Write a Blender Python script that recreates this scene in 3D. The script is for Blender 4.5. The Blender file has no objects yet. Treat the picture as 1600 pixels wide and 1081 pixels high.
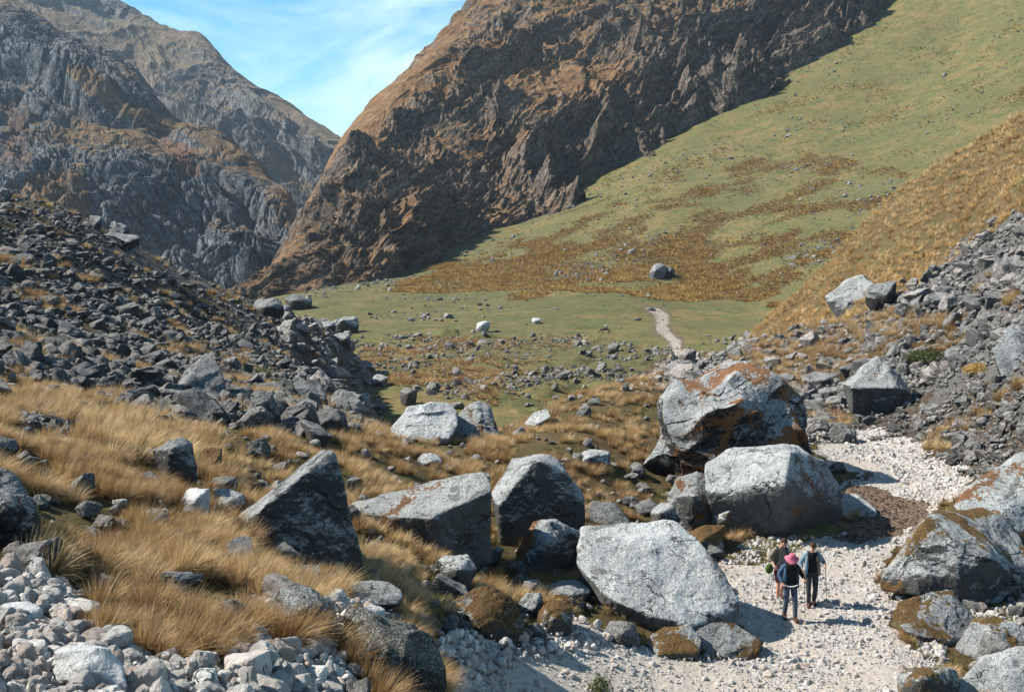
import bpy, bmesh, math, random
import numpy as np
from mathutils import Vector, Matrix
from mathutils.bvhtree import BVHTree

R = math.radians
random.seed(7)
rng = np.random.default_rng(7)
sc = bpy.context.scene
C = sc.collection

# ------------------------------------------------------------------ camera
F = 2000.0; PITCH = R(6.84); CU, CV = 800.0, 540.5
cp, sp = math.cos(PITCH), math.sin(PITCH)
cam_d = bpy.data.cameras.new('camera'); cam = bpy.data.objects.new('camera', cam_d); C.objects.link(cam)
cam.location = (0, 0, 0); cam.rotation_euler = (R(90) - PITCH, 0, 0)
cam_d.sensor_width = 36; cam_d.lens = 36 * F / 1600; cam_d.clip_start = 0.5; cam_d.clip_end = 30000
sc.camera = cam
# ------------------------------------------------------------------ light
SUN_EL = 41.0
SUN_AZ = (-0.992, 0.125)            # horizontal direction towards the sun
sc.view_settings.view_transform = 'Standard'; sc.view_settings.look = 'None'
sc.view_settings.exposure = 1.17; sc.view_settings.gamma = 1
sd = bpy.data.lights.new('sun', 'SUN'); sd.energy = 4.6; sd.angle = R(0.5); sd.color = (1.0, 0.93, 0.83)
so = bpy.data.objects.new('sun', sd); C.objects.link(so)
sv = Vector((SUN_AZ[0] * math.cos(R(SUN_EL)), SUN_AZ[1] * math.cos(R(SUN_EL)), math.sin(R(SUN_EL)))).normalized()
so.rotation_euler = sv.to_track_quat('Z', 'Y').to_euler()

class N:                            # small node helper
    def __init__(s, tree): s.t = tree; s.n = tree.nodes; s.l = tree.links
    def add(s, typ, **kw):
        nd = s.n.new(typ)
        for k, v in kw.items():
            if k == 'inp':
                for i, val in v.items():
                    if hasattr(val, 'links') or isinstance(val, bpy.types.NodeSocket): s.l.new(val, nd.inputs[i])
                    else: nd.inputs[i].default_value = val
            else: setattr(nd, k, v)
        return nd
    def math(s, op, a, b=0.0, c=None, clamp=False):
        d = {0: a, 1: b}
        if c is not None: d[2] = c
        nd = s.add('ShaderNodeMath', operation=op, inp=d); nd.use_clamp = clamp
        return nd.outputs[0]
    def noise(s, vec, scale, detail=4, rough=.55, dist=0.0, col=False):
        nd = s.add('ShaderNodeTexNoise', inp={'Vector': vec, 'Scale': scale, 'Detail': detail, 'Roughness': rough, 'Distortion': dist})
        return nd.outputs['Color' if col else 'Fac']
    def ramp(s, fac, a, b, lo=0.0, hi=1.0):       # smooth map range
        nd = s.add('ShaderNodeMapRange', interpolation_type='SMOOTHSTEP', inp={'Value': fac, 'From Min': a, 'From Max': b, 'To Min': lo, 'To Max': hi})
        return nd.outputs[0]
    def mix(s, fac, a, b, mode='MIX'):
        nd = s.n.new('ShaderNodeMix'); nd.data_type = 'RGBA'; nd.blend_type = mode
        for i, val in ((0, fac), (6, a), (7, b)):
            if isinstance(val, bpy.types.NodeSocket): s.l.new(val, nd.inputs[i])
            else:
                if i and len(val) == 3: val = tuple(val) + (1,)
                nd.inputs[i].default_value = val
        return nd.outputs[2]
    def vmul(s, vec, m):
        return s.add('ShaderNodeVectorMath', operation='MULTIPLY', inp={0: vec, 1: m}).outputs[0]
    def vadd(s, vec, m):
        return s.add('ShaderNodeVectorMath', operation='ADD', inp={0: vec, 1: m}).outputs[0]

w = bpy.data.worlds.new('World'); sc.world = w; w.use_nodes = True
W = N(w.node_tree); W.n.clear()
sky = W.add('ShaderNodeTexSky', sky_type='NISHITA'); sky.sun_disc = False
sky.sun_elevation = R(SUN_EL); sky.sun_rotation = math.atan2(SUN_AZ[0], SUN_AZ[1])
sky.altitude = 4000; sky.air_density = 1.0; sky.dust_density = 0.3; sky.ozone_density = 1.6
tc = W.add('ShaderNodeTexCoord').outputs['Generated']
skyt = W.mix(1.0, sky.outputs[0], (0.06, 1.50, 2.05), 'MULTIPLY')
warp = W.vadd(W.vmul(tc, (2.2, 2.2, 5.5)), W.vmul(W.noise(tc, 2.5, 3, .5, 0, True), (1.2, 1.2, 1.2)))
c1 = W.noise(warp, 1.1, 9, .60, .35)
sep = W.add('ShaderNodeSeparateXYZ', inp={0: tc})
low = W.ramp(sep.outputs[2], 0.17, -0.02, 0.0, 0.20)
bias = W.ramp(sep.outputs[0], -0.17, -0.02, -0.02, 0.12)
cf = W.ramp(W.math('ADD', W.math('ADD', c1, low), bias), 0.56, 0.78, 0.0, 0.95)
cf = W.math('MULTIPLY', cf, W.ramp(sep.outputs[2], .75, .30, .15, 1))
skyc = W.mix(cf, skyt, (10.5, 13.4, 13.4))
skyc = W.mix(W.ramp(sep.outputs[2], .35, .85, 0, .5), skyc, (0, 0, 0))     # zenith darkened above the view to weaken the fill light
bg = W.add('ShaderNodeBackground', inp={'Color': skyc, 'Strength': 0.041})
ow = W.add('ShaderNodeOutputWorld', inp={'Surface': bg.outputs[0]})

# ------------------------------------------------------------------ pixel <-> space
def P(u, v, Y):
    a = (np.asarray(u, float) - CU) / F; b = (CV - np.asarray(v, float)) / F
    dy = cp + b * sp; dz = -sp + b * cp
    k = Y / dy
    return a * k, Y + 0 * a, dz * k
def PV(u, v, Y):
    x, y, z = P(u, v, Y); return Vector((float(x), float(y), float(z)))
def proj(x, y, z):
    d = y * cp - z * sp; up = y * sp + z * cp
    return CU + F * x / d, CV - F * up / d

# ------------------------------------------------------------------ noise
def _h(ix, iy, iz, s):
    h = (ix.astype(np.int64) * 374761393 + iy.astype(np.int64) * 668265263 + iz.astype(np.int64) * 2147483647 + s * 1274126177) & 0xffffffff
    h = ((h ^ (h >> 13)) * 1274126177) & 0xffffffff
    h = ((h ^ (h >> 16)) * 2246822519) & 0xffffffff
    return h ^ (h >> 15)
def gn3(p, s=0):
    i = np.floor(p); f = p - i; i = i.astype(np.int64)
    u = f * f * f * (f * (f * 6 - 15) + 10)
    out = 0
    for dx in (0, 1):
        wx = u[:, 0] if dx else 1 - u[:, 0]
        for dy in (0, 1):
            wy = u[:, 1] if dy else 1 - u[:, 1]
            for dz in (0, 1):
                wz = u[:, 2] if dz else 1 - u[:, 2]
                h = _h(i[:, 0] + dx, i[:, 1] + dy, i[:, 2] + dz, s)
                g = ((h & 1023) / 511.5 - 1) * (f[:, 0] - dx) + (((h >> 10) & 1023) / 511.5 - 1) * (f[:, 1] - dy) + (((h >> 20) & 1023) / 511.5 - 1) * (f[:, 2] - dz)
                out = out + g * wx * wy * wz
    return out * 1.5
def gn2(x, y, s=0):
    ix = np.floor(x); iy = np.floor(y); fx = x - ix; fy = y - iy; ix = ix.astype(np.int64); iy = iy.astype(np.int64)
    ux = fx * fx * fx * (fx * (fx * 6 - 15) + 10); uy = fy * fy * fy * (fy * (fy * 6 - 15) + 10)
    out = 0
    for dx in (0, 1):
        for dy in (0, 1):
            h = _h(ix + dx, iy + dy, ix * 0, s)
            g = ((h & 1023) / 511.5 - 1) * (fx - dx) + (((h >> 10) & 1023) / 511.5 - 1) * (fy - dy)
            out = out + g * (ux if dx else 1 - ux) * (uy if dy else 1 - uy)
    return out * 1.5
def fbm2(x, y, L, o, s=0, g=.5):
    a = 1; t = 0; f = 1 / L
    for k in range(o): t = t + a * gn2(x * f + 17.3 * k, y * f - 9.1 * k, s + k); a *= g; f *= 2.03
    return t
def fbm3(p, L, o, s=0, g=.5):
    a = 1; t = 0; f = 1 / L
    for k in range(o): t = t + a * gn3(p * f + 13.7 * k, s + k); a *= g; f *= 2.03
    return t
def ridged3(p, L, o, s=0, g=.5):
    a = 1; t = 0; f = 1 / L; wgt = 1
    for k in range(o):
        n = 1 - np.abs(gn3(p * f + 7.7 * k, s + k)) * 1.6; n = np.clip(n, 0, 1) ** 2
        t = t + a * n * wgt; wgt = np.clip(n * 1.6, 0, 1); a *= g; f *= 2.07
    return t
def facet3(p, L, s=0, tilt=1.0):       # blocky cells, each with its own tilt and offset
    q = p / L; i = np.floor(q).astype(np.int64)
    best = np.full(len(p), 9e9); val = np.zeros(len(p))
    for dx in (-1, 0, 1):
        for dy in (-1, 0, 1):
            for dz in (-1, 0, 1):
                cx, cy, cz = i[:, 0] + dx, i[:, 1] + dy, i[:, 2] + dz
                h = _h(cx, cy, cz, s); h2 = _h(cx, cy, cz, s + 91)
                ox = q[:, 0] - cx - (h & 1023) / 1023; oy = q[:, 1] - cy - ((h >> 10) & 1023) / 1023; oz = q[:, 2] - cz - ((h >> 20) & 1023) / 1023
                d = ox * ox + oy * oy + oz * oz; m = d < best
                best = np.where(m, d, best)
                vv = tilt * (ox * ((h2 & 1023) / 511.5 - 1) + oy * (((h2 >> 10) & 1023) / 511.5 - 1) + oz * (((h2 >> 20) & 1023) / 511.5 - 1)) + ((h2 >> 7) & 255) / 255 - .5
                val = np.where(m, vv, val)
    return val

# ------------------------------------------------------------------ terrain height
AS = 3.0
def tps_fit(pts):
    uvY = np.array(pts, float); x, y, z = P(uvY[:, 0], uvY[:, 1], uvY[:, 2])
    A = np.c_[x / y * AS, np.log(y)]; wv = z / y; n = len(A)
    r2 = ((A[:, None] - A[None]) ** 2).sum(2); K = np.where(r2 > 0, r2 * np.log(np.maximum(r2, 1e-12)) * .5, 0) + np.eye(n) * 2e-3
    Q = np.c_[np.ones(n), A]; M = np.zeros((n + 3, n + 3)); M[:n, :n] = K; M[:n, n:] = Q; M[n:, :n] = Q.T
    s = np.linalg.solve(M, np.r_[wv, 0, 0, 0]); return A, s
def tps_eval(fit, x, y):
    A, s = fit; a = x / y * AS; b = np.log(y); out = s[-3] + s[-2] * a + s[-1] * b
    for k in range(len(A)):
        r2 = (a - A[k, 0]) ** 2 + (b - A[k, 1]) ** 2 + 1e-12
        out = out + s[k] * r2 * np.log(r2) * .5
    return out * y
near_pts = [
 # foreground mound, lower left
 (-250, 1081, 10.5), (0, 1081, 11), (100, 1060, 11.8), (300, 1075, 12.4), (400, 1060, 13.2), (520, 1081, 14.8), (200, 960, 15.4), (400, 970, 16.6), (0, 900, 15.5),
 (560, 985, 17.6), (300, 880, 19.5), (450, 905, 23), (0, 1300, 7.5), (400, 1300, 8.5), (900, 1300, 18), (1600, 1300, 19), (-250, 850, 17),
 (640, 1045, 20), (700, 1050, 22.8), (760, 1060, 24.6), (700, 985, 25.5), (560, 905, 25.5), (620, 940, 25), (800, 1000, 27.2), (900, 1060, 26.6),
 (600, 870, 29), (700, 900, 29.6), (830, 880, 34), (900, 930, 31), (1000, 980, 30), (650, 800, 37), (560, 760, 36.5), (450, 700, 38), (400, 660, 44),
 (600, 720, 42), (750, 720, 46), (900, 700, 47), (800, 680, 52), (950, 650, 56), (1000, 640, 58), (900, 622, 66), (1000, 596, 74), (850, 800, 40),
 (100, 800, 22), (0, 700, 25), (100, 700, 27), (250, 750, 27), (300, 680, 37), (0, 600, 42), (200, 640, 41), (-250, 700, 22), (-300, 560, 40), (360, 860, 21.5),
 # trail
 (1000, 1040, 28.2), (1200, 1081, 27.4), (1235, 965, 32.3), (1400, 1000, 30.6), (1600, 1060, 28.6), (1300, 880, 37.3), (1200, 850, 39.0), (1380, 800, 43), (1330, 700, 55),
 (1600, 950, 33), (1500, 870, 38), (1440, 780, 45), (1000, 860, 37), (1100, 760, 46), (1000, 740, 47), (1150, 660, 57), (1270, 690, 56), (1850, 1000, 31),
 # right moraine
 (1500, 760, 45.5), (1600, 760, 43), (1600, 700, 46), (1600, 600, 54), (1600, 500, 64), (1600, 400, 78), (1600, 330, 88), (1600, 250, 102), (1600, 190, 118), (1620, 185, 117),
 (1400, 650, 63), (1400, 550, 77), (1400, 450, 95), (1400, 380, 112), (1400, 302, 138), (1500, 550, 69), (1500, 400, 96), (1500, 250, 126), (1500, 700, 52),
 (1250, 640, 69), (1250, 560, 90), (1250, 500, 114), (1275, 432, 142), (1180, 520, 146), (1120, 562, 104), (1090, 600, 80), (1200, 600, 80), (1050, 575, 92),
 (1850, 900, 33), (1850, 700, 42), (1850, 450, 62), (1850, 200, 90), (1850, 60, 112),
 # behind right moraine
 (1600, 330, 190), (1500, 400, 200), (1400, 450, 210), (1275, 540, 200), (1180, 600, 210), (1850, 200, 190), (1050, 640, 150), (1120, 620, 165), (950, 720, 110), (1850, 420, 320), (1500, 620, 320),
 # left talus
 (-300, 200, 100), (0, 303, 122), (75, 322, 128), (150, 350, 135), (225, 392, 145), (300, 432, 160), (400, 478, 188), (470, 500, 215), (0, 400, 90), (0, 500, 62), (-300, 400, 66),
 (150, 430, 100), (150, 520, 72), (300, 500, 115), (300, 570, 78), (300, 610, 60), (400, 560, 100), (400, 620, 62), (500, 550, 150), (500, 600, 95), (500, 650, 60), (540, 530, 215), (580, 672, 58),
 (0, 400, 175), (150, 440, 190), (300, 500, 220), (400, 545, 250), (-300, 320, 160), (470, 560, 280),
 (620, 720, 100), (640, 700, 130), (605, 680, 150), (585, 640, 190), (565, 590, 230), (620, 650, 200), (610, 700, 80),
 # behind central crest
 (620, 700, 75), (780, 730, 80), (700, 700, 63), (560, 640, 130), (900, 690, 100), (620, 660, 150), (750, 700, 150), (900, 690, 170),
 (-300, 700, 400), (0, 700, 400), (300, 700, 400), (600, 800, 400), (900, 800, 400), (1200, 800, 400), (1600, 800, 420), (1900, 800, 420),
 (0, 900, 2500), (800, 900, 2500), (1600, 900, 2500)]
valley_pts = [
 (480, 467, 372), (700, 467, 366), (1000, 467, 352), (1200, 480, 330), (570, 520, 285), (750, 520, 275), (945, 521, 272), (1100, 521, 262), (600, 560, 232), (800, 560, 228), (1000, 560, 222),
 (600, 640, 178), (800, 655, 168), (1000, 610, 190), (800, 600, 200), (570, 442, 432), (700, 396, 500), (850, 331, 562), (960, 272, 600), (1100, 192, 640), (1200, 142, 662), (1330, 60, 690),
 (1450, -12, 712), (1600, -90, 735), (1600, 0, 632), (1600, 100, 530), (1600, 190, 462), (1400, 300, 424), (1300, 400, 372), (1000, 400, 424), (1000, 330, 488), (1200, 250, 530), (1400, 150, 586),
 (1500, 50, 640), (1800, -150, 700), (1800, 50, 520), (1200, 400, 390), (800, 430, 420), (1100, 440, 385), (1250, 520, 250), (1500, 560, 230), (1800, 500, 230), (1500, 700, 120), (800, 900, 90), (0, 900, 90), (1600, 900, 90),
 (300, 560, 250), (0, 560, 260), (380, 482, 385), (300, 490, 520), (0, 490, 560), (-300, 490, 560), (350, 470, 600), (0, 480, 1200), (400, 470, 1200), (900, 300, 1200), (1600, 0, 1300), (-300, 480, 1200), (400, 500, 2800), (1600, 300, 2800)]
nfit = tps_fit(near_pts); vfit = tps_fit(valley_pts)

def in_poly(poly, u, v):
    p = np.array(poly, float); c = np.zeros(np.shape(u), bool); j = len(p) - 1
    for i in range(len(p)):
        yi, yj = p[i, 1], p[j, 1]
        if yi != yj:
            c ^= ((yi > v) != (yj > v)) & (u < (p[j, 0] - p[i, 0]) * (v - yi) / (yj - yi) + p[i, 0])
        j = i
    return c
TRAIL = [(640, 1100), (760, 1050), (860, 1005), (1000, 1008), (1190, 1022), (1188, 990), (1150, 975), (1140, 905), (1115, 885), (1200, 885), (1250, 855), (1330, 822), (1340, 790), (1310, 745), (1278, 702),
         (1300, 688), (1350, 700), (1430, 735), (1510, 775), (1450, 812), (1385, 888), (1390, 930), (1400, 1000), (1480, 1045), (1420, 1081), (1440, 1300), (500, 1300)]
MUD = [(1322, 745), (1385, 760), (1440, 790), (1432, 822), (1370, 838), (1310, 842), (1290, 826), (1330, 805)]
WHITE = [(1310, 692), (1360, 660), (1420, 690), (1500, 735), (1520, 780), (1440, 806), (1400, 745), (1350, 712)]
PATHV = [(995, 476), (1030, 478), (1052, 492), (1048, 512), (1072, 535), (1066, 565), (1030, 600), (1000, 612), (1000, 590), (1040, 560), (1045, 540), (1018, 515), (1020, 496)]
PATHL = [(480, 480), (520, 487), (560, 500), (620, 512), (690, 520), (640, 522), (590, 517), (545, 510), (500, 492)]
TALUS_L = [(-600, 100), (0, 305), (60, 315), (150, 352), (330, 440), (470, 488), (560, 500), (580, 530), (575, 560), (575, 600), (575, 640), (600, 664), (560, 690), (480, 678), (400, 676), (330, 668), (250, 655), (180, 625), (120, 605), (60, 590), (-600, 585)]
SCREE_L2 = [(120, 650), (230, 660), (330, 700), (300, 722), (180, 712), (110, 690), (20, 668), (0, 640), (60, 640)]
SCREE_R = [(1600, 330), (1520, 372), (1440, 440), (1330, 500), (1240, 520), (1130, 540), (1070, 560), (1030, 600), (1090, 620), (1240, 640), (1262, 690), (1330, 690), (1500, 770), (1530, 745), (1700, 740), (2200, 900), (2200, 100)]
RUB_F = [(-300, 930), (60, 900), (110, 940), (150, 990), (230, 1020), (300, 1035), (380, 1000), (440, 1020), (520, 1020), (545, 1081), (545, 1300), (-300, 1300)]
RUB_M = [(690, 980), (760, 1000), (840, 1000), (850, 960), (900, 960), (960, 1000), (860, 1030), (760, 1060), (700, 1030)]
RUB_C = [(560, 930), (600, 940), (610, 985), (570, 1020), (540, 990), (370, 985), (380, 960), (430, 960)]
HUM = [(560, 540), (640, 522), (760, 530), (900, 525), (1050, 545), (1040, 600), (900, 620), (820, 640), (760, 630), (600, 600), (560, 580)]
GREEN_N = [(1115, 885), (1190, 842), (1250, 815), (1320, 812), (1300, 835), (1240, 862), (1190, 882), (1140, 895)]
GREEN_N2 = [(1395, 905), (1620, 905), (1620, 965), (1560, 985), (1500, 1000), (1470, 1050), (1420, 1010), (1395, 950)]
GREEN_N3 = [(1000, 1010), (1090, 990), (1180, 1010), (1160, 1030), (1010, 1022)]
GREEN_N4 = [(1240, 680), (1290, 680), (1280, 700), (1245, 700)]
RUST_F = [(600, 458), (680, 425), (820, 380), (880, 340), (1000, 300), (1130, 255), (1250, 235), (1420, 270), (1300, 400), (1250, 430), (1200, 470), (1080, 470), (960, 455), (830, 462), (700, 462)]
GOLD_R = [(1700, 100), (1600, 190), (1400, 302), (1280, 400), (1240, 470), (1180, 525), (1250, 530), (1330, 500), (1440, 440), (1520, 372), (1600, 330), (1900, 250)]

def H(x, y, full=False):
    x = np.asarray(x, float); y = np.asarray(y, float)
    zn = tps_eval(nfit, x, y); zv = tps_eval(vfit, x, y)
    # near relief
    u, v = proj(x, y, np.maximum(zn, zv))
    tr = in_poly(TRAIL, u, v) & (zn > zv)
    k = np.where(tr, .25, 1.0)
    am = np.clip(y / 40, .35, 2.6)
    zn = zn + am * k * (.15 * fbm2(x, y, 6.0, 3, 5) + .0) + k * .07 * fbm2(x, y, .9, 3, 11)
    hum = in_poly(HUM, u + 14 * gn2(x / 20, y / 20, 3), v + 5 * gn2(x / 20, y / 20, 4)) * (y > 120)
    zv = zv + .8 * fbm2(x, y, 40, 4, 21) + hum * 1.5 * np.abs(fbm2(x, y, 9, 3, 31)) + .10 * fbm2(x, y, 3, 2, 33)
    zv = zv + np.clip((y - 400) / 200, 0, 1) * 2.5 * fbm2(x * .8 + y * .5, y * .5 - x * .4, 60, 3, 41)
    z = np.maximum(zn, zv)
    if full: return z, zn >= zv, u, v
    return z
_YS = np.exp(np.linspace(math.log(5), math.log(1000), 1500))
def hit(u, v):                       # where the view line through a photo point meets the ground
    x, y, z = P(np.full(1500, float(u)), np.full(1500, float(v)), _YS)
    h = H(x, y); m = np.nonzero(h > z)[0]
    if len(m) == 0: return 1000.0
    i = m[0]
    if i == 0: return 5.0
    d0 = z[i - 1] - h[i - 1]; d1 = z[i] - h[i]
    return float(_YS[i - 1] + (_YS[i] - _YS[i - 1]) * d0 / (d0 - d1))

# ------------------------------------------------------------------ mesh helpers
def tag(o, label=None, cat=None, group=None, kind=None):
    if label: o['label'] = label
    if cat: o['category'] = cat
    if group: o['group'] = group
    if kind: o['kind'] = kind
    return o
def mesh_np(name, V, Fc, mat=None, smooth=False):
    me = bpy.data.meshes.new(name); V = np.ascontiguousarray(V, dtype=np.float32); Fc = np.ascontiguousarray(Fc, dtype=np.int32)
    k = Fc.shape[1]; me.vertices.add(len(V)); me.vertices.foreach_set('co', V.ravel())
    me.loops.add(Fc.size); me.loops.foreach_set('vertex_index', Fc.ravel())
    me.polygons.add(len(Fc)); me.polygons.foreach_set('loop_start', np.arange(0, Fc.size, k, dtype=np.int32)); me.polygons.foreach_set('loop_total', np.full(len(Fc), k, dtype=np.int32))
    me.update(calc_edges=True); me.validate()
    me.polygons.foreach_set('use_smooth', np.full(len(Fc), bool(smooth)))
    if mat: me.materials.append(mat)
    return me
def link(name, me, parent=None, loc=None):
    o = bpy.data.objects.new(name, me); C.objects.link(o)
    if parent: o.parent = parent
    if loc is not None: o.location = loc
    return o
def attr(me, name, arr):
    a = me.color_attributes.new(name, 'FLOAT_COLOR', 'POINT')
    arr = np.asarray(arr, np.float32)
    if arr.ndim == 1: arr = np.c_[arr, arr, arr]
    a.data.foreach_set('color', np.ascontiguousarray(np.c_[arr, np.ones(len(arr), np.float32)], np.float32).ravel())
def gridfaces(n, m):
    i = np.arange(n * m).reshape(n, m)
    return np.stack([i[:-1, :-1], i[:-1, 1:], i[1:, 1:], i[1:, :-1]], -1).reshape(-1, 4)
def new_mat(name):
    m = bpy.data.materials.new(name); m.use_nodes = True; t = N(m.node_tree); t.n.clear(); return m, t
def finish(t, col, rough=.9, bump=None, dist=.05, strength=1.0, trans=None, spec=.2):
    p = t.add('ShaderNodeBsdfPrincipled', inp={'Roughness': rough, 'Base Color': col, 'Specular IOR Level': spec})
    if bump is not None:
        b = t.add('ShaderNodeBump', inp={'Height': bump, 'Distance': dist, 'Strength': strength}); t.l.new(b.outputs[0], p.inputs['Normal'])
    out = p.outputs[0]
    if trans:
        tr = t.add('ShaderNodeBsdfTranslucent', inp={'Color': col}); mx = t.add('ShaderNodeMixShader', inp={0: trans, 1: p.outputs[0], 2: tr.outputs[0]}); out = mx.outputs[0]
    t.add('ShaderNodeOutputMaterial', inp={'Surface': out})

# ------------------------------------------------------------------ materials: ground and mountains
def ground_mat():
    m, t = new_mat('ground'); geo = t.add('ShaderNodeNewGeometry'); pos = geo.outputs['Position']
    def at(n):
        s = t.add('ShaderNodeSeparateColor', inp={0: t.add('ShaderNodeAttribute', attribute_name=n).outputs['Color']}); return s.outputs
    g, d = at('cover'), at('cover2')
    n1 = t.noise(pos, .35, 5, .6); n2 = t.noise(pos, 3.0, 6, .65); n3 = t.noise(pos, 11, 5, .75); nb = t.noise(pos, .03, 5, .6); nf = t.noise(pos, .12, 6, .7)
    soil = t.mix(n2, (.030, .022, .015), (.11, .072, .042))
    dry = t.mix(n3, (.040, .030, .014), (.15, .10, .045)); dry = t.mix(t.ramp(n1, .4, .65), dry, (.075, .06, .022))
    n4 = t.noise(pos, .9, 6, .75); green = t.mix(t.ramp(n1, .35, .7), (.072, .088, .028), (.138, .138, .050)); green = t.mix(t.ramp(nf, .42, .62, 0, .9), green, (.200, .145, .060)); green = t.mix(t.ramp(t.noise(pos, .25, 6, .75), .54, .66, 0, .85), green, (.150, .092, .036)); green = t.mix(t.ramp(nb, .45, .62, 0, .7), green, (.098, .102, .040)); green = t.mix(t.ramp(n4, .50, .64, 0, .75), green, (.060, .056, .026)); green = t.mix(t.ramp(n4, .45, .34, 0, .55), green, (.200, .190, .090))
    green = t.mix(t.ramp(n2, .52, .75, 0, .6), green, (.07, .055, .03))
    grav = t.mix(t.ramp(n3, .3, .7), (.30, .28, .255), (.66, .65, .62)); grav = t.mix(t.ramp(n2, .45, .62, 0, .75), grav, (.36, .29, .235))
    dirt = t.mix(n2, (.35, .30, .25), (.56, .51, .45)); mud = t.mix(t.ramp(n3, .35, .6), (.07, .048, .034), (.24, .165, .12))
    scree = t.mix(t.ramp(n3, .35, .65), (.03, .028, .026), (.17, .165, .155))
    br = t.math('MULTIPLY', t.math('SUBTRACT', n2, .5), 1.5)
    def mk(s): return t.ramp(t.math('ADD', s, br), .35, .65)
    col = t.mix(mk(g[1]), soil, dry); col = t.mix(mk(g[0]), col, green); col = t.mix(mk(g[2]), col, grav)
    col = t.mix(mk(d[0]), col, dirt); col = t.mix(mk(d[1]), col, scree); col = t.mix(mk(d[2]), col, mud)
    bmp = t.math('ADD', n3, t.math('MULTIPLY', n2, 2.0))
    finish(t, col, .95, bmp, .06, .8); return m
def mountain_mat(name, rock_a, rock_b, grass_a, grass_b, steep, sc_=1.0, ang=-40):
    m, t = new_mat(name); geo = t.add('ShaderNodeNewGeometry'); pos = geo.outputs['Position']
    nz = t.add('ShaderNodeSeparateXYZ', inp={0: geo.outputs['Normal']}).outputs[2]
    a = t.add('ShaderNodeSeparateColor', inp={0: t.add('ShaderNodeAttribute', attribute_name='cover').outputs['Color']}).outputs
    n1 = t.noise(pos, .02 * sc_, 6, .6); n2 = t.noise(pos, .12 * sc_, 8, .7); n3 = t.noise(pos, .6 * sc_, 6, .7)
    rv = t.add('ShaderNodeVectorRotate', rotation_type='Y_AXIS', inp={'Vector': pos, 'Angle': R(ang)}).outputs[0]
    st = t.noise(t.vmul(rv, (.04 * sc_, .12 * sc_, .26 * sc_)), 1.0, 8, .7, .8)
    rock = t.mix(t.ramp(st, .35, .65), rock_a, rock_b); n5 = t.noise(pos, 1.6 * sc_, 5, .75); rock = t.mix(t.ramp(n3, .42, .62, 0, .8), rock, tuple(c * .38 for c in rock_a)); rock = t.mix(t.ramp(n5, .52, .66, 0, .6), rock, tuple(c * 1.25 for c in rock_b))
    vo = t.add('ShaderNodeTexVoronoi', feature='DISTANCE_TO_EDGE', inp={'Vector': t.vadd(t.vmul(rv, (.35, 1, 1)), t.vmul(t.noise(pos, .1 * sc_, 4, .6, 0, True), (9 / sc_, 9 / sc_, 9 / sc_))), 'Scale': .16 * sc_}).outputs['Distance']; rock = t.mix(t.ramp(vo, .07, .0, 0, .75), rock, tuple(c * .25 for c in rock_a))
    gr = t.mix(t.ramp(n2, .35, .65), grass_a, grass_b); gr = t.mix(t.ramp(n3, .48, .68, 0, .7), gr, tuple(c * .4 for c in grass_a)); gr = t.mix(t.ramp(n5, .54, .64, 0, .5), gr, tuple(c * .5 for c in grass_a))
    s = t.math('ADD', t.math('SUBTRACT', steep, nz), t.math('MULTIPLY', t.math('SUBTRACT', n2, .5), .55))
    s = t.math('ADD', s, t.math('MULTIPLY', t.math('SUBTRACT', a[0], .5), .55))
    col = t.mix(t.ramp(s, -.06, .10), gr, rock)
    scr = t.mix(n3, (.13, .125, .12), (.24, .225, .21)); col = t.mix(t.ramp(t.math('ADD', a[1], t.math('MULTIPLY', t.math('SUBTRACT', n2, .5), .8)), .45, .62), col, scr)
    red = t.mix(n2, (.14, .075, .05), (.25, .15, .105)); col = t.mix(t.ramp(t.math('ADD', a[2], t.math('MULTIPLY', t.math('SUBTRACT', n2, .5), .8)), .45, .75, 0, .8), col, red)
    bmp = t.math('ADD', t.math('MULTIPLY', n3, .6), t.math('MULTIPLY', st, 1.2))
    finish(t, col, .95, bmp, 2.2 / sc_, .9, spec=.1); return m

# ------------------------------------------------------------------ ground sheet
NA, NR = 900, 1500
aa = np.linspace(-.60, .60, NA)
yy = np.exp(np.r_[np.linspace(math.log(5), math.log(760), NR - 40, endpoint=False), np.linspace(math.log(760), math.log(4000), 40)])
A_, Y_ = np.meshgrid(aa, yy); X_ = (A_ * Y_).ravel(); Yf = Y_.ravel()
Z_, isn, U_, V_ = H(X_, Yf, True)
U_, V_ = proj(X_, Yf, Z_)
jw = np.clip(60 / Yf, .15, 1) * 34
ju = U_ + jw * fbm2(X_, Yf, 2.5, 3, 51) * 1.3; jv = V_ + jw * .6 * fbm2(X_, Yf, 2.5, 3, 52)
nn = isn; vv_ = ~isn
trail = in_poly(TRAIL, ju, jv) & nn; mud = in_poly(MUD, ju, jv) & nn; white = in_poly(WHITE, ju, jv) & nn
tal = (in_poly(TALUS_L, ju, jv) | in_poly(SCREE_L2, ju, jv)) & nn; pdil = np.zeros(len(ju), bool)
for du_, dv_ in ((0, 0), (12, 0), (-12, 0), (0, 8), (0, -6)): pdil |= in_poly(PATHV, ju + du_, jv + dv_)
pdil &= (V_ < 625)
scr = in_poly(SCREE_R, ju, jv) & nn & ~white & ~trail & ~pdil
rub = (in_poly(RUB_F, ju, jv) | in_poly(RUB_M, ju, jv) | in_poly(RUB_C, ju, jv)) & nn
grn = (in_poly(GREEN_N, ju, jv) | in_poly(GREEN_N2, ju, jv) | in_poly(GREEN_N3, ju, jv) | in_poly(GREEN_N4, ju, jv)) & nn
pth = ((in_poly(PATHV, ju, jv) & vv_) | (pdil & nn) | in_poly(PATHL, ju, jv) & vv_) & ~trail
rn = fbm2(X_, Yf, 26, 4, 72); rust = in_poly(RUST_F, ju + 34 * rn, jv + 16 * rn) & vv_
hum = in_poly(HUM, ju, jv) & vv_
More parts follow.
